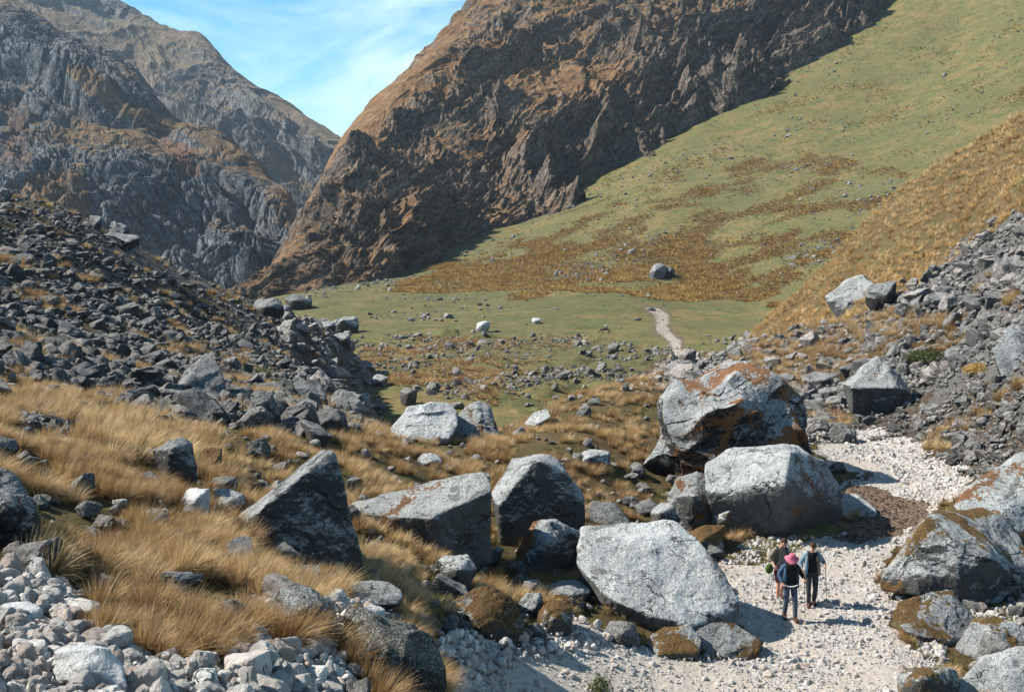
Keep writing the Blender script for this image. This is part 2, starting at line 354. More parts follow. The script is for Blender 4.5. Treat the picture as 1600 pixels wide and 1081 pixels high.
steep_top = vv_ & in_poly([(560, 445), (850, 332), (1100, 192), (1330, 60), (1450, -12), (1450, 20), (1330, 98), (1200, 170), (1100, 225), (960, 290), (850, 345), (700, 405)], ju, jv)
rc0 = np.clip(fbm2(X_, Yf, 22, 4, 64) + .27 + np.clip((V_ - 360) / 120, -.1, .40), 0, 1) ** 1.2
su = 5 * fbm2(X_, Yf, 12, 2, 71); psoft = np.mean([in_poly(P_, U_ + su + 7 * math.cos(k_), V_ + .3 * su + 4 * math.sin(k_)) for k_ in np.arange(8) * .785 for P_ in (PATHV,)], axis=0) * vv_ + .45 * np.mean([in_poly(PATHL, U_ + su + 9 * math.cos(k_), V_ + .3 * su + 4 * math.sin(k_)) for k_ in np.arange(8) * .785], axis=0) * vv_
f = lambda b: b.astype(np.float32)
cov = np.c_[f(vv_) * (1 - .8 * psoft) * np.where(rust, .95 - .75 * np.clip(rc0 * 2.2, 0, 1), np.where(hum, .62, 1)) + f(grn) * .95 + f(nn & (fbm2(X_, Yf, 5, 2, 77) > .35) & ~tal & ~scr & ~trail) * .45,
            np.where(nn & ~scr & ~trail & ~rub & (~tal | (fbm2(X_, Yf, 7, 3, 66) > .22)), .8, 0) + f(rust) * np.clip(rc0 * 1.6, 0, .62) + f(hum) * .55 + f(steep_top) * .9,
            f((trail & ~grn) | white | rub & ~grn) * .85]
cov2 = np.c_[psoft * .53 + f(pdil & nn & ~trail) * .5 + f(trail & ~grn) * np.clip(.50 - .9 * fbm2(X_, Yf, 2.4, 3, 68), .15, .8), f(tal) * np.where(fbm2(X_, Yf, 7, 3, 66) > .22, .2, .75) + f(scr) * .7 * np.where(in_poly([(1330, 640), (1600, 600), (1700, 800), (1500, 770), (1330, 700)], ju, jv), .6, 1), f(mud) * .8]
gold = in_poly(GOLD_R, ju, jv) & nn & ~scr
cov2[:, 0] += f(gold) * .22
cov[:, 0] = np.where(grn | ~(trail | white), cov[:, 0], 0)
gme = mesh_np('terrain', np.c_[X_, Yf, Z_], gridfaces(NR, NA)[:, ::-1], ground_mat(), True)
attr(gme, 'cover', cov); attr(gme, 'cover2', cov2)
tag(link('terrain', gme), kind='structure')

# ------------------------------------------------------------------ mountains
def cr(p, n):                       # Catmull-Rom along axis 0
    p = np.asarray(p, float); k = len(p); q = np.concatenate([[2 * p[0] - p[1]], p, [2 * p[-1] - p[-2]]])
    s = np.linspace(0, k - 1 - 1e-9, n); i = s.astype(int); t = (s - i).reshape((-1,) + (1,) * (p.ndim - 1))
    a, b, c, d = q[i], q[i + 1], q[i + 2], q[i + 3]
    return .5 * (2 * b + (c - a) * t + (2 * a - 5 * b + 4 * c - d) * t ** 2 + (3 * b - a - 3 * c + d) * t ** 3)
def mountain(name, net, n, m, disp, mat, paint=None):
    pts = np.array([[np.array(P(u, v, Y)) for (u, v, Y) in col] for col in net])
    g = cr(pts, n); g = cr(g.transpose(1, 0, 2), m).transpose(1, 0, 2)
    du = np.gradient(g, axis=0); dv = np.gradient(g, axis=1); nr = np.cross(du, dv); nr /= np.linalg.norm(nr, axis=2, keepdims=True) + 1e-9
    if nr[n // 2, m // 2, 1] > 0: nr = -nr; fl = False
    else: fl = True
    p = g.reshape(-1, 3); nv = nr.reshape(-1, 3)
    d, c0 = disp(p); rows = np.tile(np.linspace(0, len(net[0]) - 1, m), n); ca_ = 1 - .72 * np.exp(-((rows - 2) / .30) ** 2); ca_ = np.where(rows > 2, .28, ca_)
    q = p + nv * (d * ca_)[:, None]
    fc = gridfaces(n, m)
    if fl: fc = fc[:, ::-1]
    u, v = proj(q[:, 0], q[:, 1], q[:, 2])
    cv = np.c_[c0, c0 * 0, c0 * 0]
    if paint: cv = paint(cv, u, v, q)
    me = mesh_np(name, q, fc, mat, False); attr(me, 'cover', cv)
    return tag(link(name, me), kind='structure')
def back(col, f=1.18, dv=70): u, v, Y = col[-1]; return list(col) + [(u - 25, v + dv, Y * f), (u - 40, v + 3 * dv, Y * f * 1.15)]
cen = [[(352, 520, 440), (362, 482, 462), (378, 456, 500)], [(470, 500, 425), (462, 440, 455), (440, 398, 520)], [(570, 475, 425), (548, 375, 480), (490, 318, 575)],
       [(700, 425, 490), (640, 300, 545), (548, 212, 650)], [(850, 365, 545), (740, 210, 620), (612, 138, 730)], [(960, 305, 585), (830, 130, 675), (680, 72, 800)],
       [(1100, 225, 625), (960, 50, 730), (762, -8, 870)], [(1200, 175, 650), (1090, -10, 760), (890, -120, 950)], [(1330, 100, 680), (1240, -90, 800), (1060, -230, 1010)],
       [(1480, 10, 720), (1400, -170, 830), (1250, -340, 1060)], [(1650, -80, 760), (1600, -250, 860), (1480, -430, 1100)]]
cen = [back(c, 1.12, 60) for c in cen]
def rot(p, a, ax=(0, 2)):
    q = p.copy(); c, s = math.cos(a), math.sin(a); q[:, ax[0]] = c * p[:, ax[0]] - s * p[:, ax[1]]; q[:, ax[1]] = s * p[:, ax[0]] + c * p[:, ax[1]]; return q
def disp_c(p):
    w3 = np.c_[fbm3(p, 60, 2, 201), fbm3(p, 60, 2, 202), fbm3(p, 60, 2, 203)] * 14
    q = p + w3; qs = rot(q, R(-38)); qs = qs * np.array([.36, .8, 1.35])
    mask = np.clip(.5 + 1.1 * fbm3(qs, 85, 3, 210), 0, 1)
    u, v = proj(p[:, 0], p[:, 1], p[:, 2])
    crag = np.exp(-(((u - 1120) / 190) ** 2 + ((v - 110) / 90) ** 2))
    mask = np.clip(mask + crag * .6, 0, 1)
    sil = np.exp(-((u - (390 + (455 - v) * .62)) / 60.) ** 2)
    rid = ridged3(qs, 58, 6, 220, .56)
    fa = facet3(qs, 20, 231, 1.3) * 3.6 + facet3(q, 8, 232, 1.3) * 2.0 + facet3(q, 3.4, 233, 1.3) * 1.0
    d = (rid - .9) * 16 * (.45 + .8 * mask) * (1 - .45 * sil) + fa * (.12 + .70 * mask) + fbm3(p, 150, 2, 240) * 9 + .5 * fbm3(p, 5, 3, 242) + crag * ridged3(rot(q, R(-20)) * np.array([1, 1, .5]), 28, 3, 250) * 7
    return d, mask
mat_c = mountain_mat('mountain_rock_brown', (.095, .074, .060), (.28, .225, .18), (.150, .085, .044), (.295, .185, .100), .47, 1.2, 38)
mountain('mountain', cen, 1000, 620, disp_c, mat_c)
L1c = [(-400, -250, 1300), (-180, -90, 1270), (0, 5, 1230), (95, 62, 1190), (190, 105, 1140), (262, 180, 1080), (340, 216, 1020), (410, 266, 950), (450, 308, 890), (470, 366, 840), (512, 455, 800)]
L1 = [back([(u * .9 + 30, 560, 610), (u * .95 + 12, v * .52 + 265, 610 + (Y - 610) * .48), (u, v, Y)], 1.12, 60) for u, v, Y in L1c]
def disp_l(p, k=1.0, s=300):
    w3 = np.c_[fbm3(p, 90 * k, 2, s + 1), fbm3(p, 90 * k, 2, s + 2), fbm3(p, 90 * k, 2, s + 3)] * 22 * k
    q = p + w3; qs = rot(q, R(44)) * np.array([.16, .8, 1.15])
    mask = np.clip(.5 + 1.2 * fbm3(qs, 130 * k, 3, s + 10), 0, 1)
    rid = ridged3(qs, 100 * k, 6, s + 20, .58)
    st = facet3(rot(q, R(-52)) * np.array([.4, .6, 2.0]), 22 * k, s + 30, 1.3) * 5.5 * k + facet3(q, 11 * k, s + 32, 1.3) * 3.2 * k + facet3(q, 5 * k, s + 33, 1.3) * 1.5 * k
    d = (rid - rid.mean()) * 27 * k * (.4 + .8 * mask) + st * (.10 + .36 * mask) + fbm3(p, 260 * k, 2, s + 40) * 12 * k - 8
    return d, mask
def paint1(cv, u, v, q):
    j = 22 * fbm3(q, 50, 3, 901); uu, vv2 = u + j, v + j * .8
    cv[:, 0] = np.where(in_poly([(40, 265), (130, 255), (150, 345), (240, 420), (200, 440), (60, 340), (20, 300)], uu, vv2), -.6, cv[:, 0])
    cv[:, 0] = np.where(in_poly([(90, 100), (150, 110), (240, 175), (290, 195), (220, 205), (150, 160)], uu, vv2), -.5, cv[:, 0])
    cv[:, 2] = np.where(in_poly([(0, 140), (40, 160), (50, 250), (0, 260)], uu, vv2), .6, 0)
    cv[:, 2] += np.where(in_poly([(250, 210), (300, 230), (310, 280), (270, 260)], uu, vv2), .7, 0)
    return cv
mat_l = mountain_mat('mountain_rock_dark', (.065, .078, .090), (.25, .27, .285), (.13, .092, .060), (.26, .180, .110), .66, .8, -56)
mountain('mountain_spur', L1, 1000, 620, disp_l, mat_l, paint1)
L2c = [(-300, -210, 2250), (30, -95, 2200), (178, -4, 2150), (262, 42, 2090), (320, 66, 2030), (370, 110, 1970), (440, 158, 1900), (540, 222, 1800), (640, 300, 1720), (760, 390, 1650)]
L2 = [back([(u - 60, 520, 1350), (u - 45, v * .55 + 235, 1350 + (Y - 1350) * .5), (u, v, Y)], 1.1, 50) for u, v, Y in L2c]
def paint2(cv, u, v, q):
    j = 12 * fbm3(q, 90, 3, 902); uu, vv2 = u + j, v + j * .8
    cv[:, 1] = np.where(in_poly([(80, 40), (130, 55), (220, 120), (300, 180), (350, 215), (350, 240), (270, 180), (180, 110)], uu, vv2), .9, 0)
    cv[:, 0] = np.where(in_poly([(380, 215), (430, 240), (500, 300), (500, 330), (440, 280)], uu, vv2), -.9, cv[:, 0])
    return cv
mat_l2 = mountain_mat('mountain_rock_far', (.09, .10, .108), (.28, .29, .29), (.15, .118, .088), (.26, .205, .15), .66, .5, -50)
mountain('mountain_ridge', L2, 900, 500, lambda p: disp_l(p, 1.35, 400), mat_l2, paint2)

# ------------------------------------------------------------------ air
def haze():
    me = bpy.data.meshes.new('haze'); bm = bmesh.new(); bmesh.ops.create_cube(bm, size=1)
    for v_ in bm.verts: v_.co = Vector((v_.co.x * 6000, 1600 + v_.co.y * 6400, 350 + v_.co.z * 2400))
    bm.to_mesh(me); bm.free()
    m = bpy.data.materials.new('haze'); m.use_nodes = True; t = N(m.node_tree); t.n.clear()
    vol = t.add('ShaderNodeVolumePrincipled'); vol.inputs['Color'].default_value = (.62, .80, .95, 1); vol.inputs['Density'].default_value = 0.00007; vol.inputs['Anisotropy'].default_value = .2
    t.l.new(vol.outputs[0], t.add('ShaderNodeOutputMaterial').inputs['Volume'])
    me.materials.append(m); tag(link('haze', me), kind='stuff')
haze()

# ------------------------------------------------------------------ the boulders one can point at: photo points (u, v, metres beyond the foot)
BOULDERS = [
 ('tall dark pyramid-shaped boulder with one pale sloping side, standing alone in golden grass', [(336, 842, .9), (362, 815, 1.2), (503, 703, 1.3), (517, 708, .5), (400, 800, -.25), (388, 868, -.25), (547, 800, .3), (569, 905, .2), (515, 915, -.2), (420, 905, -.3)], dict(mat='grey', level=7, k=40, chip=.02, base=(500, 900), thick=1.2)),
 ('long slab boulder with a pale tilted top and dark underside, right of the pyramid boulder', [(546, 784, 1.0), (660, 756, 1.6), (752, 738, 1.3), (545, 800, .3), (610, 806, -.3), (672, 808, -.6), (764, 768, .2), (768, 852, .3), (700, 868, -.3), (610, 850, .0), (552, 822, .2)], dict(mat='pale', level=7, k=46, chip=.035, base=(700, 880), thick=1.6)),
 ('big rounded boulder with a black front face and small pale left face, behind the slab', [(766, 770, .8), (800, 716, 1.4), (862, 712, 1.3), (835, 722, .2), (780, 802, -.2), (885, 738, .5), (908, 775, .6), (917, 812, .5), (870, 850, .0), (790, 842, .0)], dict(mat='grey', level=7, k=46, chip=.03, base=(850, 862), thick=1.8)),
 ('huge pale flat-topped boulder overhanging a dark undercut beside the trail, left of the hikers', [(908, 824, 1.9), (1052, 821, 2.1), (1080, 835, 1.7), (1125, 890, .9), (1152, 938, .3), (1148, 955, .1), (1085, 976, -.6), (1005, 955, -.5), (950, 932, -.2), (904, 884, .5), (912, 850, 1.0), (1000, 990, .6), (1130, 972, .8), (935, 935, .8)], dict(mat='pale', level=7, k=46, chip=.025, thick=1.5, base=(1060, 985))),
 ('upright boulder streaked with white and rust, wedged left of the huge pale boulder', [(803, 897, .2), (812, 850, .4), (832, 811, .6), (868, 808, .5), (905, 830, .6), (914, 880, .5), (885, 902, .2), (840, 900, -.4), (852, 845, -.5)], dict(mat='rust', level=6, k=30, base=(850, 905))),
 ('dark low boulder sloping away behind the rust-streaked upright boulder', [(912, 800, .8), (925, 782, 1.2), (960, 785, 1.0), (985, 815, .4), (985, 830, 0), (915, 830, 0)], dict(mat='dark', level=5)),
 ('dark boulder with a brown mossy left flank beside the pale rubble', [(688, 945, .5), (735, 922, .6), (762, 912, .5), (800, 932, .3), (818, 980, .1), (820, 1015, 0), (770, 1008, -.3), (745, 965, -.4), (715, 990, .1)], dict(mat='moss', level=6, k=30)),
 ('small speckled grey boulder in short grass below the slab boulder', (680, 862, 745, 910), dict(mat='grey', level=5)),
 ('small egg-shaped grey boulder between the mossy dark boulder and the upright one', (808, 925, 848, 970), dict(mat='grey', level=5)),
 ('small dark boulder with orange moss on its left side', (838, 938, 900, 990), dict(mat='moss', level=5)),
 ('low pale boulder below the rust-streaked upright boulder', (838, 904, 925, 944), dict(mat='grey', level=5)),
 ('flat pale rock behind the white cobble pile', [(518, 930, .2), (548, 908, .6), (600, 907, .7), (628, 925, .3), (622, 945, 0), (560, 946, -.2), (525, 942, 0)], dict(mat='grey', level=6, k=16)),
 ('rounded dark foreground boulder with a mossy lower left, beside the cobble pile', [(403, 958, .3), (430, 922, .5), (465, 912, .5), (512, 935, .3), (526, 975, .2), (522, 1012, 0), (440, 1003, -.2), (470, 950, -.3)], dict(mat='dark', level=7, k=18, chip=.04)),
 ('small pale wedge rock at the trail edge below the huge pale boulder', (943, 968, 1000, 1008), dict(mat='scree', level=5)),
 ('low white and mossy rock at the trail edge, left of its larger twin', [(1008, 1005, .2), (1035, 977, .6), (1075, 975, .6), (1098, 998, .3), (1092, 1018, 0), (1030, 1020, -.2)], dict(mat='moss', level=5)),
 ('mossy grey rock at the trail edge, in the shadow of the huge pale boulder', [(1084, 985, .4), (1110, 968, .7), (1150, 970, .7), (1192, 1003, .3), (1170, 1030, -.1), (1095, 1025, -.1)], dict(mat='moss', level=6)),
 ('largest domed weathered boulder, standing above a smooth-topped one beside the path', [(1018, 668, .6), (1038, 622, 1.4), (1118, 576, 2.4), (1170, 568, 2.6), (1222, 590, 2.2), (1244, 628, 1.4), (1250, 690, .8), (1240, 706, .2), (1180, 700, -.5), (1100, 722, -.4), (1076, 733, 0), (1040, 722, .2), (1020, 694, .3), (1110, 640, -.3), (1195, 648, -.4), (1150, 690, -.7)], dict(mat='worn', level=7, k=30, chip=.12, thick=2.6, base=(1080, 745))),
 ('large boulder with smooth pale top and dark striped right side, below the domed one', [(1103, 722, 1.0), (1140, 700, 1.7), (1240, 698, 1.9), (1292, 718, 2.4), (1316, 762, 2.2), (1316, 788, 1.9), (1270, 815, .9), (1215, 832, -.2), (1105, 768, -.1), (1180, 772, -.7), (1228, 762, -1.0), (1236, 706, .0), (1120, 795, .5)], dict(mat='pale', level=7, k=46, chip=.035, thick=2.2)),
 ('pale boulder spotted with rust lichen, left of the large smooth-topped one', [(1040, 790, .4), (1056, 750, .8), (1090, 734, .9), (1118, 760, .5), (1132, 800, .1), (1125, 826, 0), (1062, 826, -.1), (1085, 775, -.4)], dict(mat='rust', level=6, k=30)),
 ('small pale boulder at the left end of the rust-spotted group', (1014, 784, 1068, 826), dict(mat='pale', level=5)),
 ('small orange-crusted boulder tucked under the large smooth-topped one', (1110, 778, 1182, 832), dict(mat='rust', level=5)),
 ('small dark boulder with a brown mossy top, behind the huge pale boulder', (1070, 818, 1136, 866), dict(mat='moss', level=5)),
 ('low white-grey rock at the edge of the churned brown mud', [(1298, 795, .3), (1315, 768, .8), (1340, 770, .8), (1372, 795, .3), (1366, 806, 0), (1310, 806, -.1)], dict(mat='pale', level=5)),
 ('big angular boulder with an orange mossy top at the right of the trail', [(1376, 897, .3), (1428, 822, 1.1), (1462, 800, 1.6), (1532, 795, 2.0), (1582, 830, 1.7), (1625, 880, 1.0), (1620, 925, .1), (1500, 915, -.4), (1436, 906, -.4), (1442, 818, .4), (1545, 868, -.3)], dict(mat='moss', level=7, k=46, thick=1.6)),
 ('broad pale boulder with rust stains at the right edge, behind the mossy-topped one', [(1488, 792, .6), (1530, 745, 1.6), (1600, 712, 2.6), (1700, 700, 2.6), (1690, 860, 0), (1600, 852, -.4), (1560, 822, -.4), (1500, 803, 0)], dict(mat='rust', level=7, k=24, chip=.03)),
 ('low pale rock with brown moss layers lying on the trail\'s right verge', [(1388, 962, .4), (1412, 934, .9), (1480, 924, 1.1), (1517, 958, .7), (1521, 985, .2), (1482, 1002, -.3), (1412, 986, -.3)], dict(mat='moss', level=6, k=26)),
 ('grey boulder with orange moss in the right corner, next below the layered one', [(1492, 1010, .3), (1520, 968, .7), (1560, 962, .8), (1620, 985, .5), (1620, 1022, 0), (1540, 1024, -.3)], dict(mat='moss', level=6)),
 ('broad grey boulder in the bottom right corner', [(1490, 1075, .3), (1530, 1025, .9), (1600, 1014, 1.0), (1680, 1030, .8), (1680, 1110, 0), (1510, 1110, -.2)], dict(mat='pale', level=6, base=(1560, 1100))),
 ('small grey rock with brown moss at the bottom edge, right of the trail', (1396, 1040, 1500, 1100), dict(mat='moss', level=5, thick=.8)),
 ('pale faceted boulder perched where golden grass meets the right scree', [(1288, 465, .8), (1320, 440, 1.8), (1348, 430, 2.0), (1368, 447, .8), (1350, 470, -.4), (1312, 494, -.2)], dict(mat='pale', level=6, k=30, thick=3)),
 ('dark rounded boulder leaning on the pale faceted one above the scree', (1352, 438, 1402, 480), dict(mat='dark', level=5)),
 ('pale pointed boulder with dark lower half in the middle of the right scree', [(1318, 600, .5), (1345, 578, 1.2), (1375, 561, 1.6), (1408, 592, 1.0), (1420, 612, .5), (1398, 642, 0), (1335, 640, -.1), (1330, 603, -.3), (1400, 605, -.4)], dict(mat='pale', level=6, k=46)),
 ('low flat-topped rock left of the pale pointed boulder in the scree', (1250, 580, 1322, 606), dict(mat='scree', level=5)),
 ('large grey boulder cut by the right edge of the photo, on the scree', [(1548, 545, .6), (1580, 512, 1.6), (1680, 490, 2.0), (1680, 590, 0), (1570, 592, -.4)], dict(mat='grey', level=6, k=30)),
 ('broad pale boulder on the near slope crest, left one of the crest pair', [(610, 668, .3), (640, 636, 1.2), (700, 629, 1.6), (722, 655, .8), (705, 682, -.2), (622, 684, -.2)], dict(mat='pale', level=6, k=16, chip=.05)),
 ('rust-topped pale boulder on the near slope crest, right one of the crest pair', [(696, 682, .3), (715, 645, 1.0), (736, 627, 1.4), (766, 630, 1.2), (774, 660, .6), (786, 686, .2), (740, 690, -.3)], dict(mat='rust', level=6, k=16, chip=.05)),
 ('speckled blocky boulder in the grass at the left, standing clear of the talus', [(238, 702, .3), (285, 679, .6), (303, 690, .5), (307, 745, .1), (262, 757, -.2), (270, 700, -.3)], dict(mat='grey', level=6, k=24)),
 ('brownish rock right beside the speckled blocky boulder in the grass', (308, 698, 350, 742), dict(mat='moss', level=5)),
 ('small white rock with an orange spot in the grass', (280, 760, 330, 812), dict(mat='white', level=5)),
 ('rounded grey rock between the orange-spotted rock and the pyramid boulder', (330, 762, 390, 803), dict(mat='grey', level=5)),
 ('small rounded rock in the grass left of the orange-spotted rock', (226, 792, 264, 832), dict(mat='grey', level=5)),
 ('dark flat rock behind the rounded grey rock', (330, 744, 372, 768), dict(mat='dark', level=5)),
 ('tall triangular boulder at the foot of the left talus slope', [(270, 608, .6), (322, 548, 1.8), (346, 575, .8), (354, 618, .2), (300, 620, -.3), (290, 600, -.3)], dict(mat='dark', level=6, k=46)),
 ('leaning slab boulder at the foot of the talus, right of the tall triangular one', [(455, 598, .8), (500, 588, 1.4), (512, 628, .4), (485, 636, -.2)], dict(mat='dark', level=5, thick=1.8)),
 ('dark domed boulder at the end of the talus crest, beside the meadow', (394, 464, 444, 496), dict(mat='dark', level=5)),
 ('craggy dark boulder next to the domed one at the far talus end', (446, 460, 488, 484), dict(mat='dark', level=5)),
 ('pale rounded boulder where the talus meets the meadow', (520, 494, 562, 522), dict(mat='grey', level=5)),
 ('grey boulder left of the pale rounded one, where talus meets meadow', (500, 500, 526, 518), dict(mat='grey', level=5)),
 ('light grey boulder below the pale rounded one at the talus toe', (518, 518, 552, 546), dict(mat='grey', level=5)),
 ('single round grey boulder sitting on green turf below the talus', (579, 585, 608, 605), dict(mat='grey', level=5)),
 ('upright craggy rock on the turf right of the single round boulder', (624, 602, 652, 634), dict(mat='talus', level=5)),
 ('white pointed rock alone in the middle of the flat meadow', (742, 502, 766, 518), dict(mat='white', level=4)),
 ('small pale round rock on the meadow, right of the white pointed one', (830, 496, 846, 506), dict(mat='white', level=4)),
 ('large rock with shadowed right half amid the ochre scrub of the hillside', (1014, 412, 1042, 438), dict(mat='scree', level=5)),
 ('darker rock touching the right of the large hillside rock', (1034, 416, 1056, 436), dict(mat='dark', level=4)),
 ('pale block perched on the left skyline of the talus', (140, 336, 160, 358), dict(mat='scree', level=5, k=40)),
 ('dark outcrop on the talus skyline, right of the perched pale block', [(156, 352, 2), (175, 338, 4), (200, 352, 3), (214, 372, 1), (190, 388, -1), (165, 372, -1)], dict(mat='dark', level=6, chip=.25)),
 ('large black boulder cut by the left edge of the photo, above the grass', [(-80, 700, 1.0), (-20, 722, 1.0), (30, 745, .6), (62, 800, .2), (58, 832, 0), (-80, 850, -.2), (10, 790, -.3)], dict(mat='dark', level=6, k=30)),
 ('black rock above the large black boulder at the left edge', (-60, 668, 32, 742), dict(mat='dark', level=5)),
 ('largest white cobble-like boulder at the bottom left', [(72, 1050, .1), (95, 1010, .25), (160, 1008, .3), (190, 1040, .2), (196, 1076, 0), (150, 1092, -.1), (100, 1080, -.1), (130, 1040, -.12)], dict(mat='white', level=6, k=18, thick=.5)),
 ('rounded grey boulder just above the largest white one at the bottom left', [(138, 1000, .1), (165, 974, .25), (205, 978, .2), (216, 1005, .1), (200, 1030, 0), (150, 1022, -.05)], dict(mat='grey', level=6, k=14, thick=.4)),
 ('upright pointed grey rock at the left, topping the foreground rubble', [(38, 900, .1), (50, 866, .2), (66, 870, .15), (84, 905, .1), (72, 918, 0), (42, 912, 0)], dict(mat='white', level=5, k=26, thick=.35)),
 ('smooth pale rock at the left edge under the upright pointed one', (0, 935, 74, 982), dict(mat='white', level=5, thick=.5)),
 ('pointed pinkish rock between the smooth pale rock and the grass', (100, 932, 156, 978), dict(mat='cobble', level=5, thick=.35)),
 ('brownish rock above the largest white boulder\'s left shoulder', (16, 998, 78, 1042), dict(mat='cobble', level=5, thick=.35)),
 ('broad pinkish cobble in the middle of the bottom rubble', (344, 1014, 422, 1064), dict(mat='cobble', level=5, thick=.4)),
 ('white upright cobble left of the broad pinkish one', (296, 1042, 344, 1092), dict(mat='white', level=5, thick=.3)),
 ('egg-shaped pinkish cobble at the right end of the bottom rubble', (474, 1034, 512, 1076), dict(mat='cobble', level=5, thick=.25)),
 ('bright white cobble on top of the cobble pile', (559, 944, 602, 976), dict(mat='white', level=5, thick=.3)),
 ('blue-grey cobble under the bright white one', (546, 980, 576, 1006), dict(mat='grey', level=5, thick=.2)),
 ('long mossy overhanging bank rock under the cobble pile', [(530, 1020, .3), (560, 950, .9), (640, 965, 1.1), (690, 1010, .8), (700, 1060, .4), (640, 1100, 0), (540, 1110, -.2), (520, 1060, -.1), (600, 1010, -.1)], dict(mat='bank', level=6, k=18, thick=.8, base=(620, 1090), chip=.08)),
 ('low pale rock in dry grass, centre, behind the black-faced boulder', (905, 700, 957, 728), dict(mat='pale', level=5)),
 ('tilted white slab on the skyline left of the tan grass slope', [(820, 662, .4), (832, 646, .8), (856, 638, .9), (862, 650, .4), (828, 672, 0)], dict(mat='pale', level=5)),
 ('small pale rock in the golden tussocks above the slab boulder', (652, 708, 690, 730), dict(mat='pale', level=5)),
 ('small boulder above the huge domed one, where the path crosses the crest', (1060, 544, 1092, 570), dict(mat='scree', level=5)),
]

# ------------------------------------------------------------------ materials: rock, grass
def rock_mat(name, lo, hi, dark=.5, rust=.0, moss=.0, warm=.0, spk=1.0, attrib=False, scale=1.0):
    m, t = new_mat(name)
    if attrib:
        geo = t.add('ShaderNodeNewGeometry'); vec = geo.outputs['Position']
        rnd = t.add('ShaderNodeSeparateColor', inp={0: t.add('ShaderNodeAttribute', attribute_name='rnd').outputs['Color']}).outputs[0]
    else:
        oi = t.add('ShaderNodeObjectInfo'); rnd = oi.outputs['Random']
        vec = t.add('ShaderNodeTexCoord').outputs['Object']; off = t.add('ShaderNodeCombineXYZ', inp={0: t.math('MULTIPLY', rnd, 97.), 1: t.math('MULTIPLY', rnd, 31.)}).outputs[0]
        vec = t.vadd(vec, off)
    geo = t.add('ShaderNodeNewGeometry'); nz = t.add('ShaderNodeSeparateXYZ', inp={0: geo.outputs['Normal']}).outputs[2]
    a = t.noise(vec, 1.1 * scale, 6, .62, .4); b = t.noise(vec, 9 * scale, 6, .72); c = t.noise(vec, 34 * scale, 3, .7); e = t.noise(vec, .55 * scale, 5, .6, .8)
    base = t.mix(t.ramp(a, .32, .66), lo, hi)
    if warm: base = t.mix(t.ramp(rnd, .45, .95, 0, warm), base, (.40, .28, .215))
    vm = t.ramp(t.noise(vec, 1.7 * scale, 4, .6), .36, .62, .25, 1.0)
    base = t.mix(t.math('MULTIPLY', vm, t.ramp(b, .48, .64, 0, .95 * spk)), base, tuple(x * .28 for x in lo))
    base = t.mix(t.ramp(c, .50, .60, 0, .7 * spk), base, (.07, .07, .065))
    base = t.mix(t.ramp(c, .47, .34, 0, .6 * spk), base, (.62, .68, .68))
    # steep faces go near black: their shade painted into the rock colour
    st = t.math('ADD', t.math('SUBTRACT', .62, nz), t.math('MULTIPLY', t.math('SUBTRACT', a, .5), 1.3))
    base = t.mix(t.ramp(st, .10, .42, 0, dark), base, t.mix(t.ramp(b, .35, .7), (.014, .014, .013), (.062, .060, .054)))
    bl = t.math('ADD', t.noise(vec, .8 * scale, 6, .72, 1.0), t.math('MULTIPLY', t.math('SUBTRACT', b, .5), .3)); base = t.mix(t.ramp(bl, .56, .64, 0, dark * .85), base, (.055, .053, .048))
    vo = t.add('ShaderNodeTexVoronoi', feature='DISTANCE_TO_EDGE', inp={'Vector': t.vadd(vec, t.vmul(t.noise(vec, 1.3 * scale, 4, .6, 0, True), (1.1, 1.1, 1.1))), 'Scale': .55 * scale}).outputs['Distance']
    crk = t.math('MULTIPLY', t.ramp(vo, .016, .0), t.ramp(t.noise(vec, .9 * scale, 2, .5), .48, .56)); base = t.mix(t.math('MULTIPLY', crk, .8), base, (.015, .014, .012))
    if rust:
        d = t.math('ADD', e, t.math('MULTIPLY', t.math('SUBTRACT', b, .5), .42))
        base = t.mix(t.ramp(d, .71 - rust * .19, .745 - rust * .19, 0, .92), base, t.mix(c, (.10, .040, .014), (.33, .15, .05)))
    if moss:
        d = t.math('ADD', t.math('ADD', e, t.math('MULTIPLY', nz, .18)), t.math('MULTIPLY', t.math('SUBTRACT', b, .5), .35))
        base = t.mix(t.ramp(d, .82 - moss * .25, .86 - moss * .25), base, t.mix(t.ramp(c, .3, .7), (.035, .024, .010), (.24, .145, .055)))
    sh = t.math('MULTIPLY_ADD', rnd, .45, .80); col = t.mix(1.0, base, t.add('ShaderNodeCombineXYZ', inp={0: sh, 1: sh, 2: sh}).outputs[0], 'MULTIPLY')
    bmp = t.math('ADD', t.math('MULTIPLY', b, 1.0), t.math('ADD', t.math('MULTIPLY', c, .55), t.math('SUBTRACT', t.math('MULTIPLY', a, 1.8), t.math('MULTIPLY', crk, .9))))
    finish(t, col, .85, bmp, .10 / scale, 1.0); return m
G_LO, G_HI = (.24, .25, .25), (.46, .48, .475)
